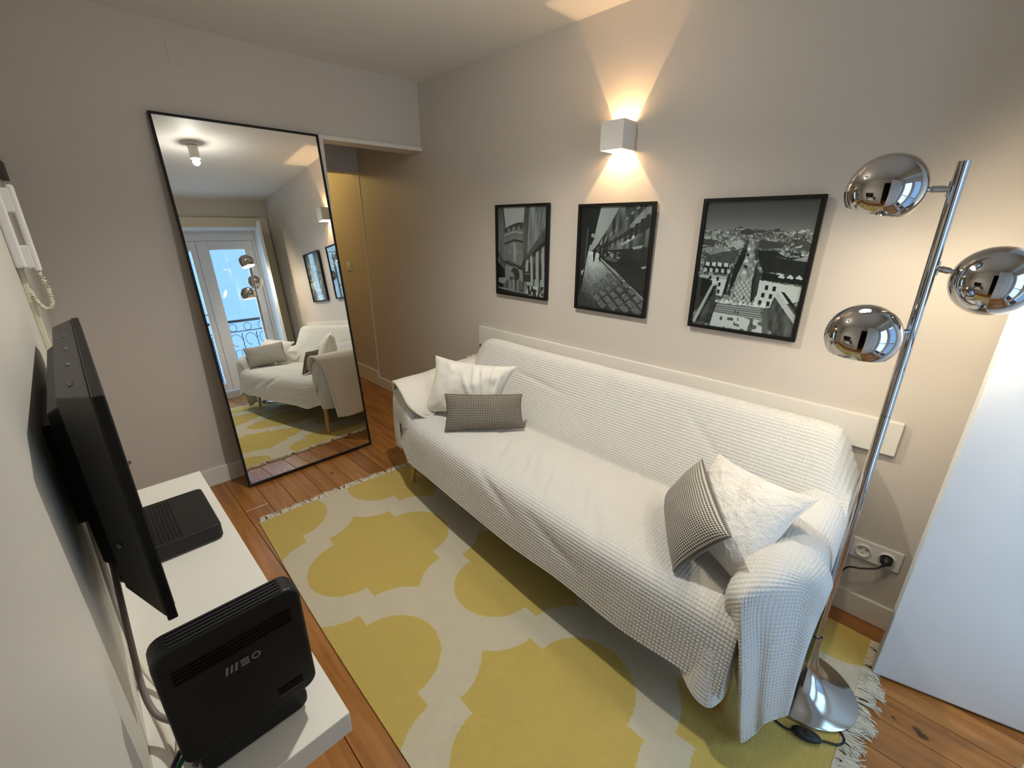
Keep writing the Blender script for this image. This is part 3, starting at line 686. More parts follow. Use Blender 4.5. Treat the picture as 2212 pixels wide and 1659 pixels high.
def art_arch(img, u, v, poly, ell):
    img[:] = .33
    poly([(.10, 0), (.58, 0), (.54, .2), (.17, .24)], lambda a, b: .66 - .10 * b)
    poly([(0, 0), (.11, 0), (.16, .23), (.15, .64), (0, .50)], streak(.34, .08, 14, 4, 2))
    poly([(.10, 0), (.125, 0), (.17, .22), (.15, .23)], .12)
    poly([(.57, 0), (1, 0), (1, .38), (.52, .66), (.54, .2)], streak(.42, .16, 20, 3, 3))
    poly([(.57, 0), (.66, 0), (.62, .52), (.52, .62), (.54, .2)], streak(.27, .06, 22, 3, 4))
    for k_ in range(4): poly([(.72 + .07 * k_, .06), (.75 + .07 * k_, .05), (.72 + .05 * k_, .44 - .04 * k_), (.695 + .05 * k_, .455 - .04 * k_)], .56, .6)
    poly([(.14, .24), (.33, .19), (.54, .17), (.54, .66), (.14, .64)], streak(.42, .06, 10, 10, 5))
    poly([(.14, .24), (.28, .20), (.42, .17), (.54, .17), (.53, .23), (.36, .215), (.14, .29)], .17)
    for k_ in range(7): poly([(.17 + .053 * k_, .285 - .008 * min(k_, 4)), (.195 + .053 * k_, .28 - .008 * min(k_, 4)), (.195 + .053 * k_, .235 - .007 * min(k_, 4)), (.17 + .053 * k_, .24 - .007 * min(k_, 4))], .52 if k_ % 2 else .12)
    poly([(.14, .31), (.36, .265), (.54, .275), (.54, .29), (.36, .28), (.14, .325)], .6)
    poly([(.14, .40), (.36, .355), (.54, .375), (.54, .395), (.36, .38), (.14, .43)], .10)
    poly([(.33, .40), (.39, .40), (.40, .62), (.34, .62)], .60, .7)
    for cx_ in (.25, .43, .50): ell(cx_, .50, .03, .025, .52, .6)
    poly([(.14, .61), (.33, .64), (.54, .685), (.54, .715), (.33, .675), (.14, .64)], .06)
    for k_ in range(6): poly([(.2 + .055 * k_, .60 + .012 * k_), (.225 + .055 * k_, .60 + .012 * k_), (.225 + .055 * k_, .64 + .012 * k_), (.2 + .055 * k_, .64 + .012 * k_)], .08)
    poly([(.12, .66), (.55, .71), (.62, .84), (.12, .86)], .48)
    poly([(1, .20), (.53, .60), (.53, .66), (1, .36)], streak(.26, .05, 20, 20, 6)); poly([(1, .34), (.51, .635), (.51, .675), (1, .415)], .10)
    poly([(1, .41), (.53, .67), (.56, 1), (1, 1)], streak(.22, .16, 16, 4, 7))
    for k_, x_ in enumerate((.60, .68, .80, .91)): poly([(x_, .60 - .05 * k_), (x_ + .05, .57 - .05 * k_), (x_ + .07, .90), (x_ - .02, .88)], .66, .85)
    for x_ in (.65, .755, .87): poly([(x_, .62), (x_ + .04, .60), (x_ + .05, .80), (x_, .80)], .06)
    poly([(.57, .72), (.70, .715), (.70, .84), (.57, .84)], .10); poly([(.58, .74), (.69, .735), (.69, .75), (.58, .755)], .4)
    poly([(0, .50), (.15, .65), (.15, .70), (0, .60)], .10); poly([(0, .58), (.14, .70), (.16, .86), (0, .88)], .05); poly([(0, .57), (.12, .66), (.12, .71), (0, .64)], streak(.45, .3, 22, 6, 8), .7)
    ell(.37, .76, .115, .085, .50); ell(.37, .775, .10, .09, .06); ell(.30, .80, .055, .06, .46); poly([(.26, .80), (.33, .80), (.33, .85), (.25, .85)], .14)
    poly([(0, .86), (.25, .83), (.60, .84), (.75, 1), (0, 1)], streak(.30, .22, 26, 3, 9))
    for x_, w_ in ((.24, .02), (.33, .03), (.42, .02), (.5, .015)): poly([(x_, .83), (x_ + w_, .83), (x_ + w_ + .01, .95), (x_, .95)], .58, .6)
    poly([(0, .83), (.18, .81), (.22, .83), (.12, .90), (0, .90)], .52); poly([(0, .88), (.12, .90), (.12, .93), (0, .93)], .06)
    poly([(0, .945), (.62, .975), (.62, .985), (0, .955)], .6); poly([(0, .96), (.7, .985), (.72, 1), (0, 1)], .12)
    k_ = (u > .62) & (v > .88); img[k_] = np.clip(.3 + 1.2 * vnoise(u, v, 30, 12), .03, .75)[k_]
def art_street(img, u, v, poly, ell):
    img[:] = .05
    poly([(.25, 0), (.60, 0), (.28, .35), (.20, .42), (.14, .42)], lambda a, b: .62 - .25 * np.abs(a - .3) - .1 * b)
    poly([(0, 0), (.30, 0), (.24, .20), (.22, .30), (.18, .36), (.15, .36), (.12, .46), (.13, .62), (0, .75)], streak(.055, .04, 18, 3, 2))
    ell(.20, .27, .03, .02, .55)
    poly([(.57, 0), (1, 0), (1, .5), (.30, .46), (.26, .40)], streak(.27, .20, 24, 6, 3))
    for k_ in range(9):
        s0 = .30 + .07 * k_; poly([(s0, .40 - .055 * k_), (s0 + .028, .375 - .055 * k_), (s0 + .05, .30 - .04 * k_), (s0 + .02, .33 - .042 * k_)], .62, .8)
        poly([(s0 + .01, .43 - .025 * k_), (s0 + .03, .42 - .025 * k_), (s0 + .035, .37 - .03 * k_), (s0 + .012, .385 - .03 * k_)], .07)
    for a, b, val in ((.40, .60, .08), (.36, .46, .12)): poly([(.26, .41), (1, a - .28), (1, a - .24), (.26, .42)], val, .7)
    poly([(.72, .17), (1, -.05), (1, .06), (.72, .22)], .6, .7); poly([(.66, .30), (1, .16), (1, .18), (.66, .315)], .07); poly([(.62, .34), (.84, .25), (.80, .29), (.63, .36)], .66, .8); poly([(.70, .30), (.82, .24), (.80, .27), (.71, .32)], .75)
    for k_ in range(4): poly([(.72 + .07 * k_, .20 - .04 * k_), (.76 + .07 * k_, .19 - .04 * k_), (.76 + .07 * k_, .29 - .03 * k_), (.72 + .07 * k_, .31 - .03 * k_)], .08)
    poly([(.28, .42), (1, .36), (1, .56), (.36, .49)], streak(.09, .08, 30, 12, 4)); poly([(.78, .37), (.92, .345), (.90, .375), (.79, .39)], .55)
    k_ = (u > .3) & (u < .62) & (v > .42) & (v < .48); img[k_] = np.clip(.2 + 1.0 * vnoise(u, v, 40, 9), .03, .6)[k_]
    poly([(.14, .42), (.30, .44), (.36, .47), (1, .86), (1, 1), (0, 1), (0, .80), (.10, .58)], lambda a, b: np.clip(.78 - 1.15 * (b - .45) - .5 * np.abs(a - .22 - .1 * (b - .45)), .18, .8) + .12 * vnoise(a, b, 60, 5))
    poly([(.31, .455), (.45, .48), (1, .68), (1, .80), (.36, .50)], streak(.085, .03, 12, 12, 6)); poly([(.38, .47), (.55, .49), (.56, .515), (.42, .50)], .4, .7)
    poly([(.305, .475), (.33, .478), (1, .845), (1, .885)], .52); poly([(.30, .48), (1, .89), (1, .905), (.30, .495)], .10)
    # paving grid of rounded setts on the right of the pavement
    for i in range(7):
        for j in range(6):
            c0 = .52 + .085 * i + .30 * 0 - .0 * j; y0_ = .66 + .062 * i + .055 * (j - 1) ; x0_ = .48 + .085 * i - .085 * (j - 1)
            s_ = .55 + .12 * (y0_ - .6) * 6
            if y0_ < .64 or x0_ < .30 or y0_ > .97: continue
            for rr_, vv_ in ((.072, .07), (.063, .40)):
                sc = (.45 + 1.6 * (y0_ - .60)); poly([(x0_ - rr_ * 1.25 * sc, y0_ - rr_ * .1 * sc), (x0_ - rr_ * .2 * sc, y0_ - rr_ * .75 * sc), (x0_ + rr_ * 1.25 * sc, y0_ + rr_ * .1 * sc), (x0_ + rr_ * .2 * sc, y0_ + rr_ * .75 * sc)], vv_ if vv_ < .1 else streak(.36, .06, 60, 60, 7))
    poly([(0, .74), (.10, .60), (.06, .78), (0, .9)], .05); poly([(0, .62), (.09, .56), (.10, .60), (0, .72)], .06); poly([(.04, .63), (.08, .61), (.05, .68)], .7)
    poly([(.105, .20), (.125, .20), (.10, .55), (.085, .55)], .45, .6)
    for cx_, h_, w_ in ((.235, .10, .022), (.325, .095, .019), (.365, .07, .016)):
        ell(cx_, .415, w_ * .55, .016, .03); poly([(cx_ - w_, .43), (cx_ + w_, .43), (cx_ + w_ * .7, .48), (cx_ + w_ * .2, .43 + h_), (cx_ - w_ * .5, .43 + h_), (cx_ - w_ * .8, .48)], .03)
    ell(.315, .37, .018, .014, .03)
    poly([(.62, .50), (.70, .465), (.82, .465), (.90, .50), (.88, .56), (.64, .545)], .03); poly([(.92, .55), (1, .53), (1, .55), (.93, .565)], .6); ell(.57, .48, .02, .035, .35, .6)
def art_city(img, u, v, poly, ell):
    img[:] = lerp(.16, .50, np.clip(v / .27, 0, 1) ** 1.2)
    k_ = v > (.205 + .02 * vnoise(u, u * 0, 14, 3) * 2); Tb = np.random.default_rng(9).random((128, 128)); bl_ = lambda a, b, o_: Tb[(np.floor(u * a + 3.1 * np.floor(v * b)).astype(int) + o_) % 128, (np.floor(v * b).astype(int) + o_) % 128]
    n_ = np.clip(.12 + .34 * bl_(34, 62, 0) ** 2 + .38 * bl_(70, 95, 40) ** 2 + .30 * vnoise(u, v * 2, 9, 4), .05, .78); img[k_] = n_[k_]
    ell(.43, .225, .07, .022, .07); ell(.55, .22, .05, .014, .12)
    poly([(.45, .28), (.50, .27), (.58, .62), (.60, .78), (.36, .78), (.41, .52)], streak(.55, .14, 50, 40, 5))
    poly([(.42, .60), (.56, .60), (.59, .78), (.37, .78)], lambda a, b: .70 - .35 * ((((a + b) * 22) % 1 < .18) | (((a - b) * 22) % 1 < .18)))
    for k__ in range(5): poly([(.462 - .004 * k__, .34 + .045 * k__), (.482, .34 + .045 * k__), (.484, .365 + .045 * k__), (.458 - .004 * k__, .365 + .045 * k__)], .78 if k__ % 2 == 0 else .14)
    poly([(.42, .33), (.46, .28), (.45, .42), (.38, .62), (.34, .74), (.35, .52)], .07)
    # left block: roof, dormers, facade
    poly([(.06, .40), (.38, .36), (.36, .45), (.30, .49), (.05, .46)], streak(.26, .05, 30, 30, 7)); poly([(.05, .46), (.31, .49), (.30, .56), (.05, .54)], .13)
    for k__ in range(4): poly([(.065 + .063 * k__, .465), (.105 + .063 * k__, .47), (.105 + .063 * k__, .50), (.065 + .063 * k__, .495)], .75)
    for k__ in range(5): poly([(.055 + .06 * k__, .515), (.085 + .06 * k__, .52), (.085 + .06 * k__, .55), (.055 + .06 * k__, .545)], .70)
    poly([(.03, .57), (.31, .575), (.30, .60), (.03, .60)], .62); poly([(.16, .60), (.31, .60), (.28, .74), (.16, .73)], .74)
    for x_, y_ in ((.225, .63), (.225, .69), (.12, .58), (.20, .585)): poly([(x_, y_), (x_ + .025, y_), (x_ + .023, y_ + .03), (x_, y_ + .03)], .08)
    poly([(.31, .57), (.35, .50), (.32, .70), (.28, .75)], .10)
    # right block: dark slab roof and pale facade
    poly([(.55, .28), (.80, .30), (.76, .34), (.56, .345)], .13); poly([(.55, .36), (.72, .36), (.80, .40), (1, .41), (1, .55), (.78, .52), (.64, .52), (.58, .44)], streak(.11, .03, 20, 20, 8))
    poly([(.64, .52), (1, .56), (1, .60), (.62, .58)], .06)
    for k__ in range(3): poly([(.78 + .075 * k__, .545), (.805 + .075 * k__, .525), (.835 + .075 * k__, .55), (.83 + .075 * k__, .56), (.78 + .075 * k__, .555)], .78)
    poly([(.62, .585), (1, .615), (1, .72), (.70, .80), (.60, .78)], .76)
    for x_, y_ in ((.68, .62), (.75, .625), (.66, .68), (.73, .685), (.645, .74), (.72, .745)): poly([(x_, y_), (x_ + .03, y_), (x_ + .028, y_ + .035), (x_, y_ + .035)], .07)
    poly([(.56, .45), (.62, .55), (.62, .70), (.57, .78), (.55, .60)], streak(.16, .08, 30, 8, 9))
    poly([(.72, .40), (.86, .42), (1, .39), (1, .43), (.80, .415)], .68, .8); poly([(.82, .33), (.93, .28), (1, .30), (1, .36)], .20); poly([(.84, .34), (.93, .31), (.92, .33)], .7)
    poly([(.27, .31), (.38, .28), (.42, .34), (.36, .36)], .66, .8); poly([(0, .36), (.14, .34), (.30, .36), (.10, .41)], .62, .6); poly([(0, .28), (.15, .29), (.12, .34), (0, .33)], .14)
    # foreground
    poly([(0, .59), (.16, .62), (.15, .74), (.06, .86), (0, .90)], streak(.07, .04, 20, 20, 10)); poly([(.15, .66), (.22, .63), (.04, 1), (0, .98)], .62); poly([(.18, .66), (.22, .65), (.07, 1), (.03, 1)], .08)
    poly([(.22, .66), (.22, .98), (.05, 1)], streak(.25, .10, 40, 6, 11)); poly([(.22, .79), (.27, .79), (.26, .98), (.19, 1)], .10)
    poly([(.25, .78), (.66, .80), (.72, .90), (.22, .88)], lambda a, b: .34 + .22 * ((b * 55) % 1 > .5)); poly([(.22, .775), (.66, .785), (.66, .80), (.22, .79)], .72)
    poly([(.22, .88), (.72, .90), (.74, 1), (.20, 1)], lambda a, b: .74 - .45 * (((vnoise(a, b, 26, 14)) > .17)))
    for x_, y_ in ((.44, .84), (.47, .85), (.48, .90), (.45, .94), (.62, .93), (.5, .72), (.4, .71)): poly([(x_ - .006, y_), (x_ + .006, y_), (x_ + .007, y_ + .03), (x_ - .007, y_ + .03)], .04)
    poly([(.80, .66), (1, .84), (1, .90), (.78, .70)], .70); poly([(.83, .66), (.86, .66), (1, .78), (1, .82)], .10); poly([(.78, .70), (1, .90), (1, 1), (.84, 1), (.72, .92)], streak(.22, .14, 34, 14, 13)); poly([(.70, .82), (.74, .80), (.78, 1), (.73, 1)], .30)
    k_ = (v > .76) & (v < .80) & (u > .22) & (u < .75); img[k_] = np.clip(img + .5 * vnoise(u, v, 70, 15), .05, .85)[k_]
def lerp(a, b, t): return a + (b - a) * t
mt = bpy.data.materials.new('grey_photo_print'); mt.use_nodes = True; g = G(mt); at = g.n.new('ShaderNodeVertexColor'); at.layer_name = 'print'
g.link(at.outputs[0], bsdf(mt).inputs['Base Color']); bsdf(mt).inputs['Roughness'].default_value = .5; M['print'] = mt
def picture(label, y0, y1, z0, z1, painter, lean):
    """hangs on the sofa wall; y1 is the far (left) side, the top leans out by `lean`"""
    t = thing('framed_picture', label, 'picture', (XR, (y0 + y1) / 2, z0), 'framed black and white photographs')
    H_, D_, fw = z1 - z0, .021, .0145
    P = lambda u, v, w: Vector((XR - .003 - w - lean * v / H_, y1 - u, z0 + v)); Wd = y1 - y0
    def slab(u0, u1, v0, v1, w0, w1): return MB().hexa([P(u0, v0, w0), P(u1, v0, w0), P(u1, v0, w1), P(u0, v0, w1)], [P(u0, v1, w0), P(u1, v1, w0), P(u1, v1, w1), P(u0, v1, w1)])
    for a in ((0, fw, 0, H_), (Wd - fw, Wd, 0, H_), (fw, Wd - fw, 0, fw), (fw, Wd - fw, H_ - fw, H_)): slab(*a, 0, D_).build('frame_rail', 'black_frame', t, bevel=.0008, seg=1)
    slab(fw, Wd - fw, fw, H_ - fw, .001, .004).build('backing', 'black_frame', t)
    RW_, RH_ = 200, 250; img = raster(RW_, RH_, painter)
    us = np.linspace(fw, Wd - fw, RW_ + 1); vs_ = np.linspace(H_ - fw, fw, RH_ + 1)
    A_ = np.array([[P(a, b_, .010) for b_ in vs_] for a in us]); o_ = grid_mesh('print', A_, us, vs_, 'print', t)
    me = o_.data; ca = me.color_attributes.new('print', 'FLOAT_COLOR', 'CORNER')
    lin = np.where(img <= .04045, img / 12.92, ((img + .055) / 1.055) ** 2.4)
    cols = np.repeat(lin.T.reshape(-1), 4)      # faces run u-major
    buf = np.ones((len(cols), 4), np.float32); buf[:, :3] = np.minimum(cols[:, None] * 1.35, .88); ca.data.foreach_set('color', buf.reshape(-1))
    slab(fw - .001, Wd - fw + .001, fw - .001, H_ - fw + .001, .0135, .0150).build('glass_pane', 'glass', t)
picture('black framed photograph of a wet street leading to an arched building', 1.630, 2.046, 1.072, 1.592, art_arch, .004)
picture('black framed photograph of walkers on a sunlit cobbled pavement under the wall lamp', 1.012, 1.430, 1.058, 1.578, art_street, .006)
picture('black framed photograph of a long street and rooftops from above nearest the floor lamp', .380, .800, 1.058, 1.580, art_city, .008)

# ------------------------------------------------------------------ wall lamp
sc = thing('wall_lamp', 'white cube wall lamp shining up and down above the middle picture', 'wall lamp', (XR, 1.215, 1.85))
sy0, sy1, sz0, sz1, sx = 1.158, 1.272, 1.792, 1.906, XR - .102
tk = .004
b = MB().box((sx, sy0, sz0), (sx + tk, sy1, sz1)).box((sx + tk, sy0, sz0), (XR - .0012, sy0 + tk, sz1)).box((sx + tk, sy1 - tk, sz0), (XR - .0012, sy1, sz1))
b.build('housing', 'white_plastic', sc)
MB().box((XR - .006, sy0 + .008, sz0 + .008), (XR - .001, sy1 - .008, sz1 - .008)).build('wall_plate', 'white_plastic', sc)
yc = (sy0 + sy1) / 2
MB().box((XR - .016, yc - .016, 1.835), (XR - .006, yc + .016, 1.863)).build('led_module', 'bulb', sc)
point_light('wall_lamp_light', (XR - .070, yc, 1.808), P_SCONCE, C_WARM, .004, sc, spot=math.radians(165), direction=(0, 0, 1), blend=.15)
point_light('wall_lamp_light', (XR - .070, yc, 1.864), P_SCONCE, C_WARM, .004, sc, spot=math.radians(165), direction=(0, 0, -1), blend=.15)

# ------------------------------------------------------------------ ceiling spotlight
cl = thing('ceiling_spotlight', 'small white ceiling spotlight above the rug seen in the mirror', 'ceiling light', (.935, 1.25, ZC))
MB().lathe([(1e-5, 0), (.045, 0), (.045, -.018), (1e-5, -.018)], 32, (.935, 1.25, ZC)).build('canopy', 'white_plastic', cl, smooth='auto')
MB().lathe([(.006, 0), (.006, -.02), (.034, -.022), (.034, -.115), (.030, -.115), (.030, -.098), (1e-5, -.098)], 32, (.935, 1.25, ZC - .002)).build('lamp_head', 'white_plastic', cl, smooth='auto')
MB().lathe([(1e-5, 0), (.028, 0), (.028, -.003), (1e-5, -.003)], 32, (.935, 1.25, ZC - .106)).build('lens', 'led', cl)
point_light('ceiling_spotlight_glow', (.935, 1.25, ZC - .142), 5.0, C_CEIL, .024, cl)
point_light('ceiling_spotlight_light', (.935, 1.25, ZC - .122), P_CEIL, C_CEIL, .026, cl, spot=math.radians(142), direction=(0, 0, -1), blend=.75)

# ------------------------------------------------------------------ hall lamp
hl = thing('hall_ceiling_lamp', 'warm globe ceiling lamp in the hall beyond the opening', 'ceiling light', (1.35, 4.5, HZ))
MB().lathe([(1e-5, 0), (.05, 0), (.05, -.02), (1e-5, -.02)], 24, (1.35, 4.5, HZ)).build('canopy', 'white_plastic', hl)
MB().lathe([(.07 * math.sin(a), -.09 + .07 * math.cos(a)) for a in np.linspace(.001, PI - .001, 16)], 24, (1.35, 4.5, HZ)).build('globe', emit_mat('lit_globe', (1, .62, .25), 6), hl, smooth=True)
point_light('hall_lamp_light', (1.35, 4.5, HZ - .22), P_HALL, C_HALL, .06, hl)
o = MB().box((XR - .010, 4.065, 1.075), (XR, 4.145, 1.155)).box((XR - .014, 4.078, 1.088), (XR - .010, 4.132, 1.142)).build('light_switch', 'white_plastic', bevel=.002)
tag(o, 'square white light switch on the warm lit hall wall', 'switch')

# ------------------------------------------------------------------ floor lamp
fp = Vector((1.442, .038, 0)); ft = Vector((1.442, .049, 1.608))
fpole = lambda z: fp + (ft - fp) * (z / 1.608)
lp = thing('floor_lamp', 'chrome floor lamp with three globe shades on a trumpet foot', 'floor lamp', (fp.x, fp.y, .008))
pr = [(1e-5, .008), (.150, .008), (.1535, .012), (.1525, .017), (.145, .0215), (.12, .030), (.092, .042), (.066, .058), (.045, .080), (.030, .108), (.021, .14), (.016, .18), (.0138, .225), (1e-5, .225)]
MB().lathe(pr, 72, (fp.x, fp.y, 0)).build('base', 'satin_steel', lp, smooth='auto')
MB().lathe([(.0145, .222), (.0150, .226), (.0145, .230)], 32, (fp.x, fp.y, 0)).build('collar', 'chrome', lp, smooth=True)
MB().cyl(fpole(.22), fpole(1.005), .0115, 32).build('pole', 'chrome', lp, smooth='auto')
MB().cyl(fpole(1.006), ft, .0115, 32).build('pole', 'chrome', lp, smooth='auto')
def globe(c, az, openn, zarm, R_=.0765, cut=.60, power=P_BULB):
    c = Vector(c); n = Vector(openn).normalized(); top = fpole(zarm); d = (c - top); d.z *= 1; dn = d.normalized()
    pf = [(R_ * math.sin(a), -R_ * math.cos(a)) for a in np.linspace(.002, PI - math.acos(cut), 40)]   # along +n the opening
    rin = R_ - .0016; pi_ = [(rin * math.sin(a), -rin * math.cos(a)) for a in np.linspace(PI - math.acos(cut), .002, 40)]
    sh = MB().lathe(pf, 64, c, n).build('shade', 'chrome', lp, smooth=True)
    MB().lathe(pi_, 64, c, n).build('shade_lining', 'white_inside', sh, smooth=True)
    MB().lathe([(.0165 * math.sin(a), .0 - .0165 * math.cos(a)) for a in np.linspace(.01, PI - .01, 12)], 20, c + n * .004, n).build('bulb', 'bulb', sh, smooth=True)
    MB().cyl(c - n * (R_ - .006), c - n * .012, .011, 16).build('lamp_holder', 'white_plastic', sh)
    a0 = top + dn * .011; a1 = c - dn * (R_ - .001)
    MB().cyl(a0, a0 + dn * .008, .0058, 16).cyl(a0 + dn * .008, a1 - dn * .010, .0074, 20).cyl(a1 - dn * .010, a1, .0050, 16).build('arm', 'chrome', lp, smooth='auto')
    MB().cyl(top - Vector((0, 0, .016)) + dn * .0115, top + Vector((0, 0, .016)) + dn * .0115, .0036, 10).build('bracket', 'chrome', lp, smooth='auto')
    point_light('floor_lamp_light', c + n * .028, power, C_BULB, .012, lp)
globe((1.390, .166, 1.554), 0, (.14, .22, -1), 1.552, power=P_BULB * .62)
globe((1.483, -.0625, 1.358), 0, (.80, -.42, -.40), 1.385, power=P_BULB * .68)
globe((1.338, .128, 1.223), 0, (.03, .05, -1), 1.232, power=P_BULB * .45)
# lamp cord: from the foot, over the rug to the inline switch, back under the sofa to the socket
cd = thing('lamp_cord', 'black lamp cord with an oval foot switch lying on the rug', 'cord', (1.28, -.02, .01))
pts = smooth_path([(1.365, -.075, .012), (1.335, -.098, .011), (1.305, -.088, .012), (1.288, -.062, .014), (1.272, -.04, .016)], 8)
MB().tube(pts, .0032, 8).build('cable', 'black_rubber', cd, smooth=True)
pts = smooth_path([(1.252, .018, .016), (1.245, .045, .012), (1.27, .10, .010), (1.40, .16, .010), (1.62, .14, .010), (1.80, .09, .04), (1.86, .055, .16), (1.868, .03, .235), (1.872, -.01, .255), (1.885, -.05, .272), (1.897, -.066, .29)], 8)
MB().tube(pts, .0032, 8).build('cable', 'black_rubber', cd, smooth=True)
def ellipsoid(c, a, b_, cz, d, n=24):
    d = Vector(d).normalized(); w = Vector((-d.y, d.x, 0)); vs = []; fs = []; mm = 16
    for j in range(mm + 1):
        th = PI * j / mm
        for i in range(n):
            ph = 2 * PI * i / n; vs.append(Vector(c) + d * a * math.cos(th) + w * b_ * math.sin(th) * math.cos(ph) + Vector((0, 0, cz * math.sin(th) * math.sin(ph))))
    for j in range(mm):
        for i in range(n): fs.append((j * n + i, j * n + (i + 1) % n, (j + 1) * n + (i + 1) % n, (j + 1) * n + i))
    return MB().add(vs, fs)
ellipsoid((1.262, -.012, .021), .040, .021, .013, (.25, -.75, 0)).build('foot_switch', 'black_rubber', cd, smooth=True)
ellipsoid((1.261, -.016, .033), .014, .010, .004, (.25, -.75, 0)).build('switch_button', 'dark_grey_plastic', cd, smooth=True)
plug = MB().lathe([(1e-5, 0), (.0185, 0), (.0185, .016), (.013, .026), (.006, .032), (1e-5, .032)], 28, (XR - .012, -.0705, .302), (-1, 0, 0)); plug.cyl((XR - .030, -.0705, .300), (1.893, -.066, .285), .0055, 12)
plug.build('plug', 'black_rubber', cd, smooth='auto')

# ------------------------------------------------------------------ double socket
so = thing('double_socket', 'white double wall socket beside the lamp with a black plug in it', 'socket', (XR, -.035, .30))
MB().box((XR - .009, -.112, .262), (XR, .042, .345)).build('plate', 'white_plastic', so, bevel=.002)
for yy in (-.0705, .0005):
    MB().lathe([(.0265, 0), (.0262, .006), (.0235, .0085), (.0215, .007), (.0205, .0008), (1e-5, .0008)], 36, (XR - .009, yy, .302), (-1, 0, 0)).build('socket_ring', 'white_plastic', so, smooth='auto')
for dy, dz, mt_ in ((.0095, .004, 'dark_hole'), (-.0095, .004, 'dark_hole'), (0, -.012, 'brass')):
    MB().cyl((XR - .0094, .0005 + dy, .302 + dz), (XR - .0104, .0005 + dy, .302 + dz), .0029, 12).build('contact', mt_, so)

# ------------------------------------------------------------------ shelf, television, router, set-top box
ZS = .670
o = MB().box((XL, .568, ZS - .046), (.171, 1.698, ZS)).build('wall_shelf', 'white_lacquer', bevel=.001, seg=1)
tag(o, 'thick white floating shelf under the television', 'shelf')
tv = thing('television', 'black flat television mounted on the wall above the shelf', 'television', (-.03, 1.15, .855))
ty0, ty1, tz0, tz1 = .782, 1.535, .856, 1.253
MB().box((-.014, ty0, tz0), (.0, ty1, tz1)).build('bezel', 'black_plastic', tv, bevel=.002)
MB().box((-.002, ty0 + .012, tz0 + .018), (.0006, ty1 - .012, tz1 - .012)).build('screen', 'black_gloss', tv)
b = MB().hexa([(-.014, ty0 + .006, tz0 + .004), (-.014, ty1 - .006, tz0 + .004), (-.014, ty1 - .006, tz1 - .001), (-.014, ty0 + .006, tz1 - .001)],
              [(-.050, ty0 + .065, tz0 + .05), (-.050, ty1 - .055, tz0 + .05), (-.050, ty1 - .055, tz1 - .010), (-.050, ty0 + .065, tz1 - .010)])
b.build('rear_housing', 'tv_lightened', tv, bevel=.003)
MB().hexa([(-.049, ty0 + .09, tz0 + .08), (-.049, ty1 - .16, tz0 + .08), (-.049, ty1 - .16, tz1 - .028), (-.049, ty0 + .09, tz1 - .028)],
          [(-.066, ty0 + .10, tz0 + .09), (-.066, ty1 - .17, tz0 + .09), (-.066, ty1 - .17, tz1 - .040), (-.066, ty0 + .10, tz1 - .040)]).build('connector_housing', 'black_plastic', tv, bevel=.003)
MB().box((XL, 1.0, .97), (-.064, 1.25, 1.16)).build('wall_bracket', 'black_plastic', tv)
for k_ in range(4): MB().box((-.034, ty0 + .10 + .14 * k_, tz1 - .0095), (-.026, ty0 + .125 + .14 * k_, tz1 - .0045)).build('vent_slot', 'black_gloss', tv)
MB().cyl((-.036, ty0 + .044, 1.00), (-.040, ty0 + .040, 1.00), .004, 12).build('screw', 'satin_steel', tv)
# router
ro = thing('router', 'black upright internet router standing at the near end of the shelf', 'router', (.05, .65, ZS))
rx0, rx1, rz0, rz1 = -.0455, .1475, .712, .930
def rbox(u0, u1, y0, y1, z0, z1, rad=.02, n=6):
    """rounded rectangle in xz extruded in y"""
    pts = []
    for cx_, cz_, a0 in ((u1 - rad, z1 - rad, 0), (u0 + rad, z1 - rad, PI / 2), (u0 + rad, z0 + rad, PI), (u1 - rad, z0 + rad, 1.5 * PI)):
        for k__ in range(n + 1): a = a0 + PI / 2 * k__ / n; pts.append((cx_ + rad * math.cos(a), cz_ + rad * math.sin(a)))
    N_ = len(pts); mb_ = MB(); mb_.add([(x_, y0, z_) for x_, z_ in pts] + [(x_, y1, z_) for x_, z_ in pts], [tuple(range(N_)), tuple(range(2 * N_ - 1, N_ - 1, -1))] + [(k__, (k__ + 1) % N_, (k__ + 1) % N_ + N_, k__ + N_) for k__ in range(N_)]); return mb_
TILT = Matrix.Rotation(-.07, 4, 'X')
rr = bpy.data.objects.new
parts = []
parts.append(rbox(rx0, rx1, .628, .672, rz0, rz1, .022).build('body', 'black_plastic', ro, bevel=.006, seg=3))
for k_ in range(5): parts.append(MB().box((rx0 + .024, .6335 + .0072 * k_, rz1 - .003), (rx1 - .024, .6365 + .0072 * k_, rz1 + .0016)).build('top_slat', 'dark_grey_plastic', ro))
for k_ in range(4): parts.append(MB().box((rx0 + .018, .6262, rz1 - .040 - .0068 * k_), (rx1 - .020, .630, rz1 - .0365 - .0068 * k_)).build('vent_slot', 'black_gloss', ro))
for k_ in range(3): parts.append(MB().box((rx1 - .060, .6262, rz0 + .022 + .006 * k_), (rx1 - .022, .630, rz0 + .025 + .006 * k_)).build('vent_slot', 'black_gloss', ro))
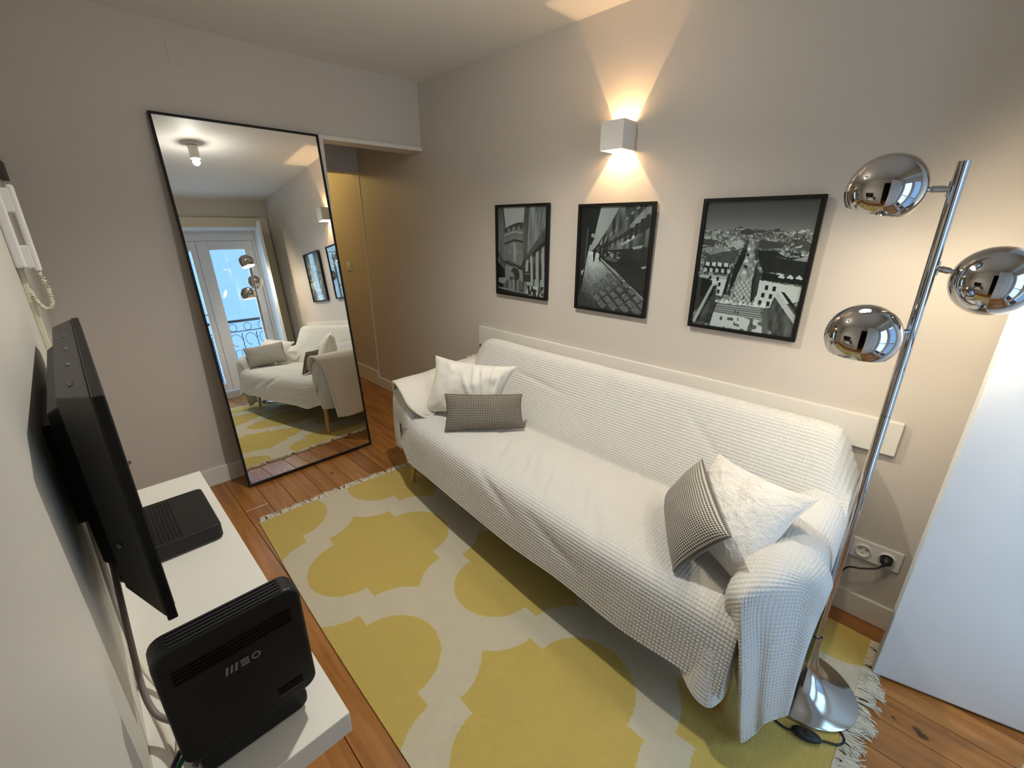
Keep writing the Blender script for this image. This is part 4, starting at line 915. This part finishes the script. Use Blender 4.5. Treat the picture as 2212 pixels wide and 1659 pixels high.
# the maker's mark: three slanted bars, three level bars and a ring
lz = .838; lx = .028; ly = .6272
mk_ = MB()
for k_ in range(3): mk_.hexa([(lx + .0062 * k_, ly, lz), (lx + .0032 + .0062 * k_, ly, lz), (lx + .0032 + .0062 * k_, ly + .001, lz), (lx + .0062 * k_, ly + .001, lz)], [(lx + .003 + .0062 * k_, ly, lz + .0135), (lx + .0062 + .0062 * k_, ly, lz + .0135), (lx + .0062 + .0062 * k_, ly + .001, lz + .0135), (lx + .003 + .0062 * k_, ly + .001, lz + .0135)])
for k_ in range(3): mk_.box((lx + .0215, ly, lz + .0005 + .0048 * k_), (lx + .0330, ly + .001, lz + .0032 + .0048 * k_))
mk_.lathe([(.0062, 0), (.0062, .001), (.0040, .001), (.0040, 0), (.0062, 0)], 28, (lx + .0425, ly + .001, lz + .0068), (0, -1, 0))
parts.append(mk_.build('logo', 'logo', ro))
parts.append(rbox(-.030, .128, .632, .700, ZS + .001, .716, .018).build('foot', 'black_plastic', ro, bevel=.005))
# set-top box
st = thing('set_top_box', 'flat black set top box with rounded corners on the far half of the shelf', 'set-top box', (.05, 1.37, ZS))
def slabz(u0, u1, v0, v1, z0, z1, rad=.014, n=5):
    pts = []
    for cx_, cy_, a0 in ((u1 - rad, v1 - rad, 0), (u0 + rad, v1 - rad, PI / 2), (u0 + rad, v0 + rad, PI), (u1 - rad, v0 + rad, 1.5 * PI)):
        for k__ in range(n + 1): a = a0 + PI / 2 * k__ / n; pts.append((cx_ + rad * math.cos(a), cy_ + rad * math.sin(a)))
    N_ = len(pts); return MB().add([(x_, y_, z0) for x_, y_ in pts] + [(x_, y_, z1) for x_, y_ in pts], [tuple(range(N_ - 1, -1, -1)), tuple(range(N_, 2 * N_))] + [(k__, (k__ + 1) % N_, (k__ + 1) % N_ + N_, k__ + N_) for k__ in range(N_)])
slabz(-.048, .141, 1.243, 1.487, ZS + .004, ZS + .045).build('case', 'dark_grey_plastic', st, bevel=.004, seg=2)
for k_ in range(12):
    MB().box((-.040 + .0085 * k_, 1.262, ZS + .0435), (-.036 + .0085 * k_, 1.468, ZS + .0458)).build('vent_rib', 'black_plastic', st)
for fx_ in (-.03, .12):
    for fy_ in (1.26, 1.47): MB().cyl((fx_, fy_, ZS), (fx_, fy_, ZS + .005), .008, 12).build('foot', 'black_rubber', st)

# cables behind the television and the router
def cable(name, label, pts, r, mt_, cat='cable'):
    return tag(MB().tube(smooth_path(pts, 8), r, 8).build(name, mt_, smooth=True), label, cat, 'cables on the television wall')
cable('network_cable', 'thick grey cable looping from behind the television into the router', [(-.060, 1.10, .96), (-.062, .98, .90), (-.066, .90, .84), (-.070, .84, .78), (-.072, .80, .735), (-.066, .765, .712), (-.052, .74, .706), (-.038, .715, .712), (-.028, .690, .722), (-.024, .668, .732)], .0048, 'grey_cable')
cable('power_cable', 'black cable hanging in a loop below the television', [(-.055, 1.08, .96), (-.058, 1.00, .89), (-.052, .95, .862), (-.050, .97, .84), (-.062, 1.00, .83), (-.068, 1.03, .86), (-.070, 1.06, .93)], .0042, 'black_rubber')
cable('aerial_cable', 'slim white cable running down the wall from the television to the shelf', [(-.078, 1.06, .98), (-.079, 1.00, .86), (-.078, .95, .76), (-.072, .90, .700), (-.055, .84, .678), (-.040, .78, .676), (-.052, .70, .676), (-.070, .63, .676)], .0032, 'white_cable')
cable('white_cable', 'second slim white cable curving along the back of the shelf', [(-.080, 1.20, .95), (-.080, 1.05, .78), (-.078, .95, .690), (-.074, .84, .6745), (-.062, .74, .6745), (-.060, .66, .6745), (-.076, .60, .6745)], .0028, 'white_cable')
cable('purple_cable', 'dark purple cable bent down behind the lower corner of the router', [(-.020, .676, .715), (-.045, .665, .716), (-.066, .640, .708), (-.071, .622, .694), (-.060, .606, .680), (-.045, .59, .675)], .0036, new_mat('purple_cable', (.035, .018, .06), .5))
cable('green_cable', 'short green cable behind the lower corner of the router', [(-.020, .680, .704), (-.038, .672, .701), (-.054, .655, .699), (-.064, .642, .697)], .0040, 'green_cable')
cable('grey_plug', 'small grey plug beside the router foot', [(-.016, .668, .690), (-.030, .655, .689), (-.038, .648, .688)], .0046, 'grey_cable')

# ------------------------------------------------------------------ intercom on the left wall
ic = thing('intercom_handset', 'white wall intercom with a handset and curly cord beyond the television', 'intercom', (XL, 1.80, 1.45))
MB().box((XL, 1.760, 1.362), (XL + .022, 1.850, 1.560)).build('base', 'white_plastic', ic, bevel=.006, seg=3)
b = MB().box((XL + .034, 1.768, 1.352), (XL + .048, 1.806, 1.568)).box((XL + .018, 1.768, 1.500), (XL + .040, 1.806, 1.560)).box((XL + .018, 1.768, 1.360), (XL + .040, 1.806, 1.420))
b.build('handset', 'white_plastic', ic, bevel=.005, seg=3)
base_path = smooth_path([(XL + .040, 1.785, 1.352), (XL + .046, 1.785, 1.30), (XL + .044, 1.785, 1.262), (XL + .030, 1.785, 1.250), (XL + .016, 1.788, 1.272), (XL + .008, 1.80, 1.320), (XL + .008, 1.80, 1.362)], 24)
coil = []
for i, p in enumerate(base_path):
    a = i * 1.9; coil.append((p.x + .0034 * math.cos(a), p.y + .0034 * math.sin(a), p.z + .002 * math.sin(a)))
MB().tube(coil, .0030, 6).build('curly_cord', 'cream_plastic', ic, smooth=True)
o = MB().box((XL, 1.790, ZS - .55), (XL + .012, 1.815, 1.362)).build('cable_trunking', 'cream_plastic', bevel=.002)
tag(o, 'cream cable trunking running down the wall below the intercom', 'trunking')
o = MB().box((XL, 2.72, 1.700), (XL + .018, 2.78, 1.745)).box((XL, 2.71, 1.635), (XL + .024, 2.79, 1.702)).build('door_chime', 'brown_box', bevel=.003)
tag(o, 'small brown box on the wall above the white intercom', 'chime')
o = MB().box((.008, YF - .010, .282), (.014, YF, .300)).build('wall_hook', 'brown_box', bevel=.001); tag(o, 'tiny brown hook on the wall between television and mirror', 'hook')
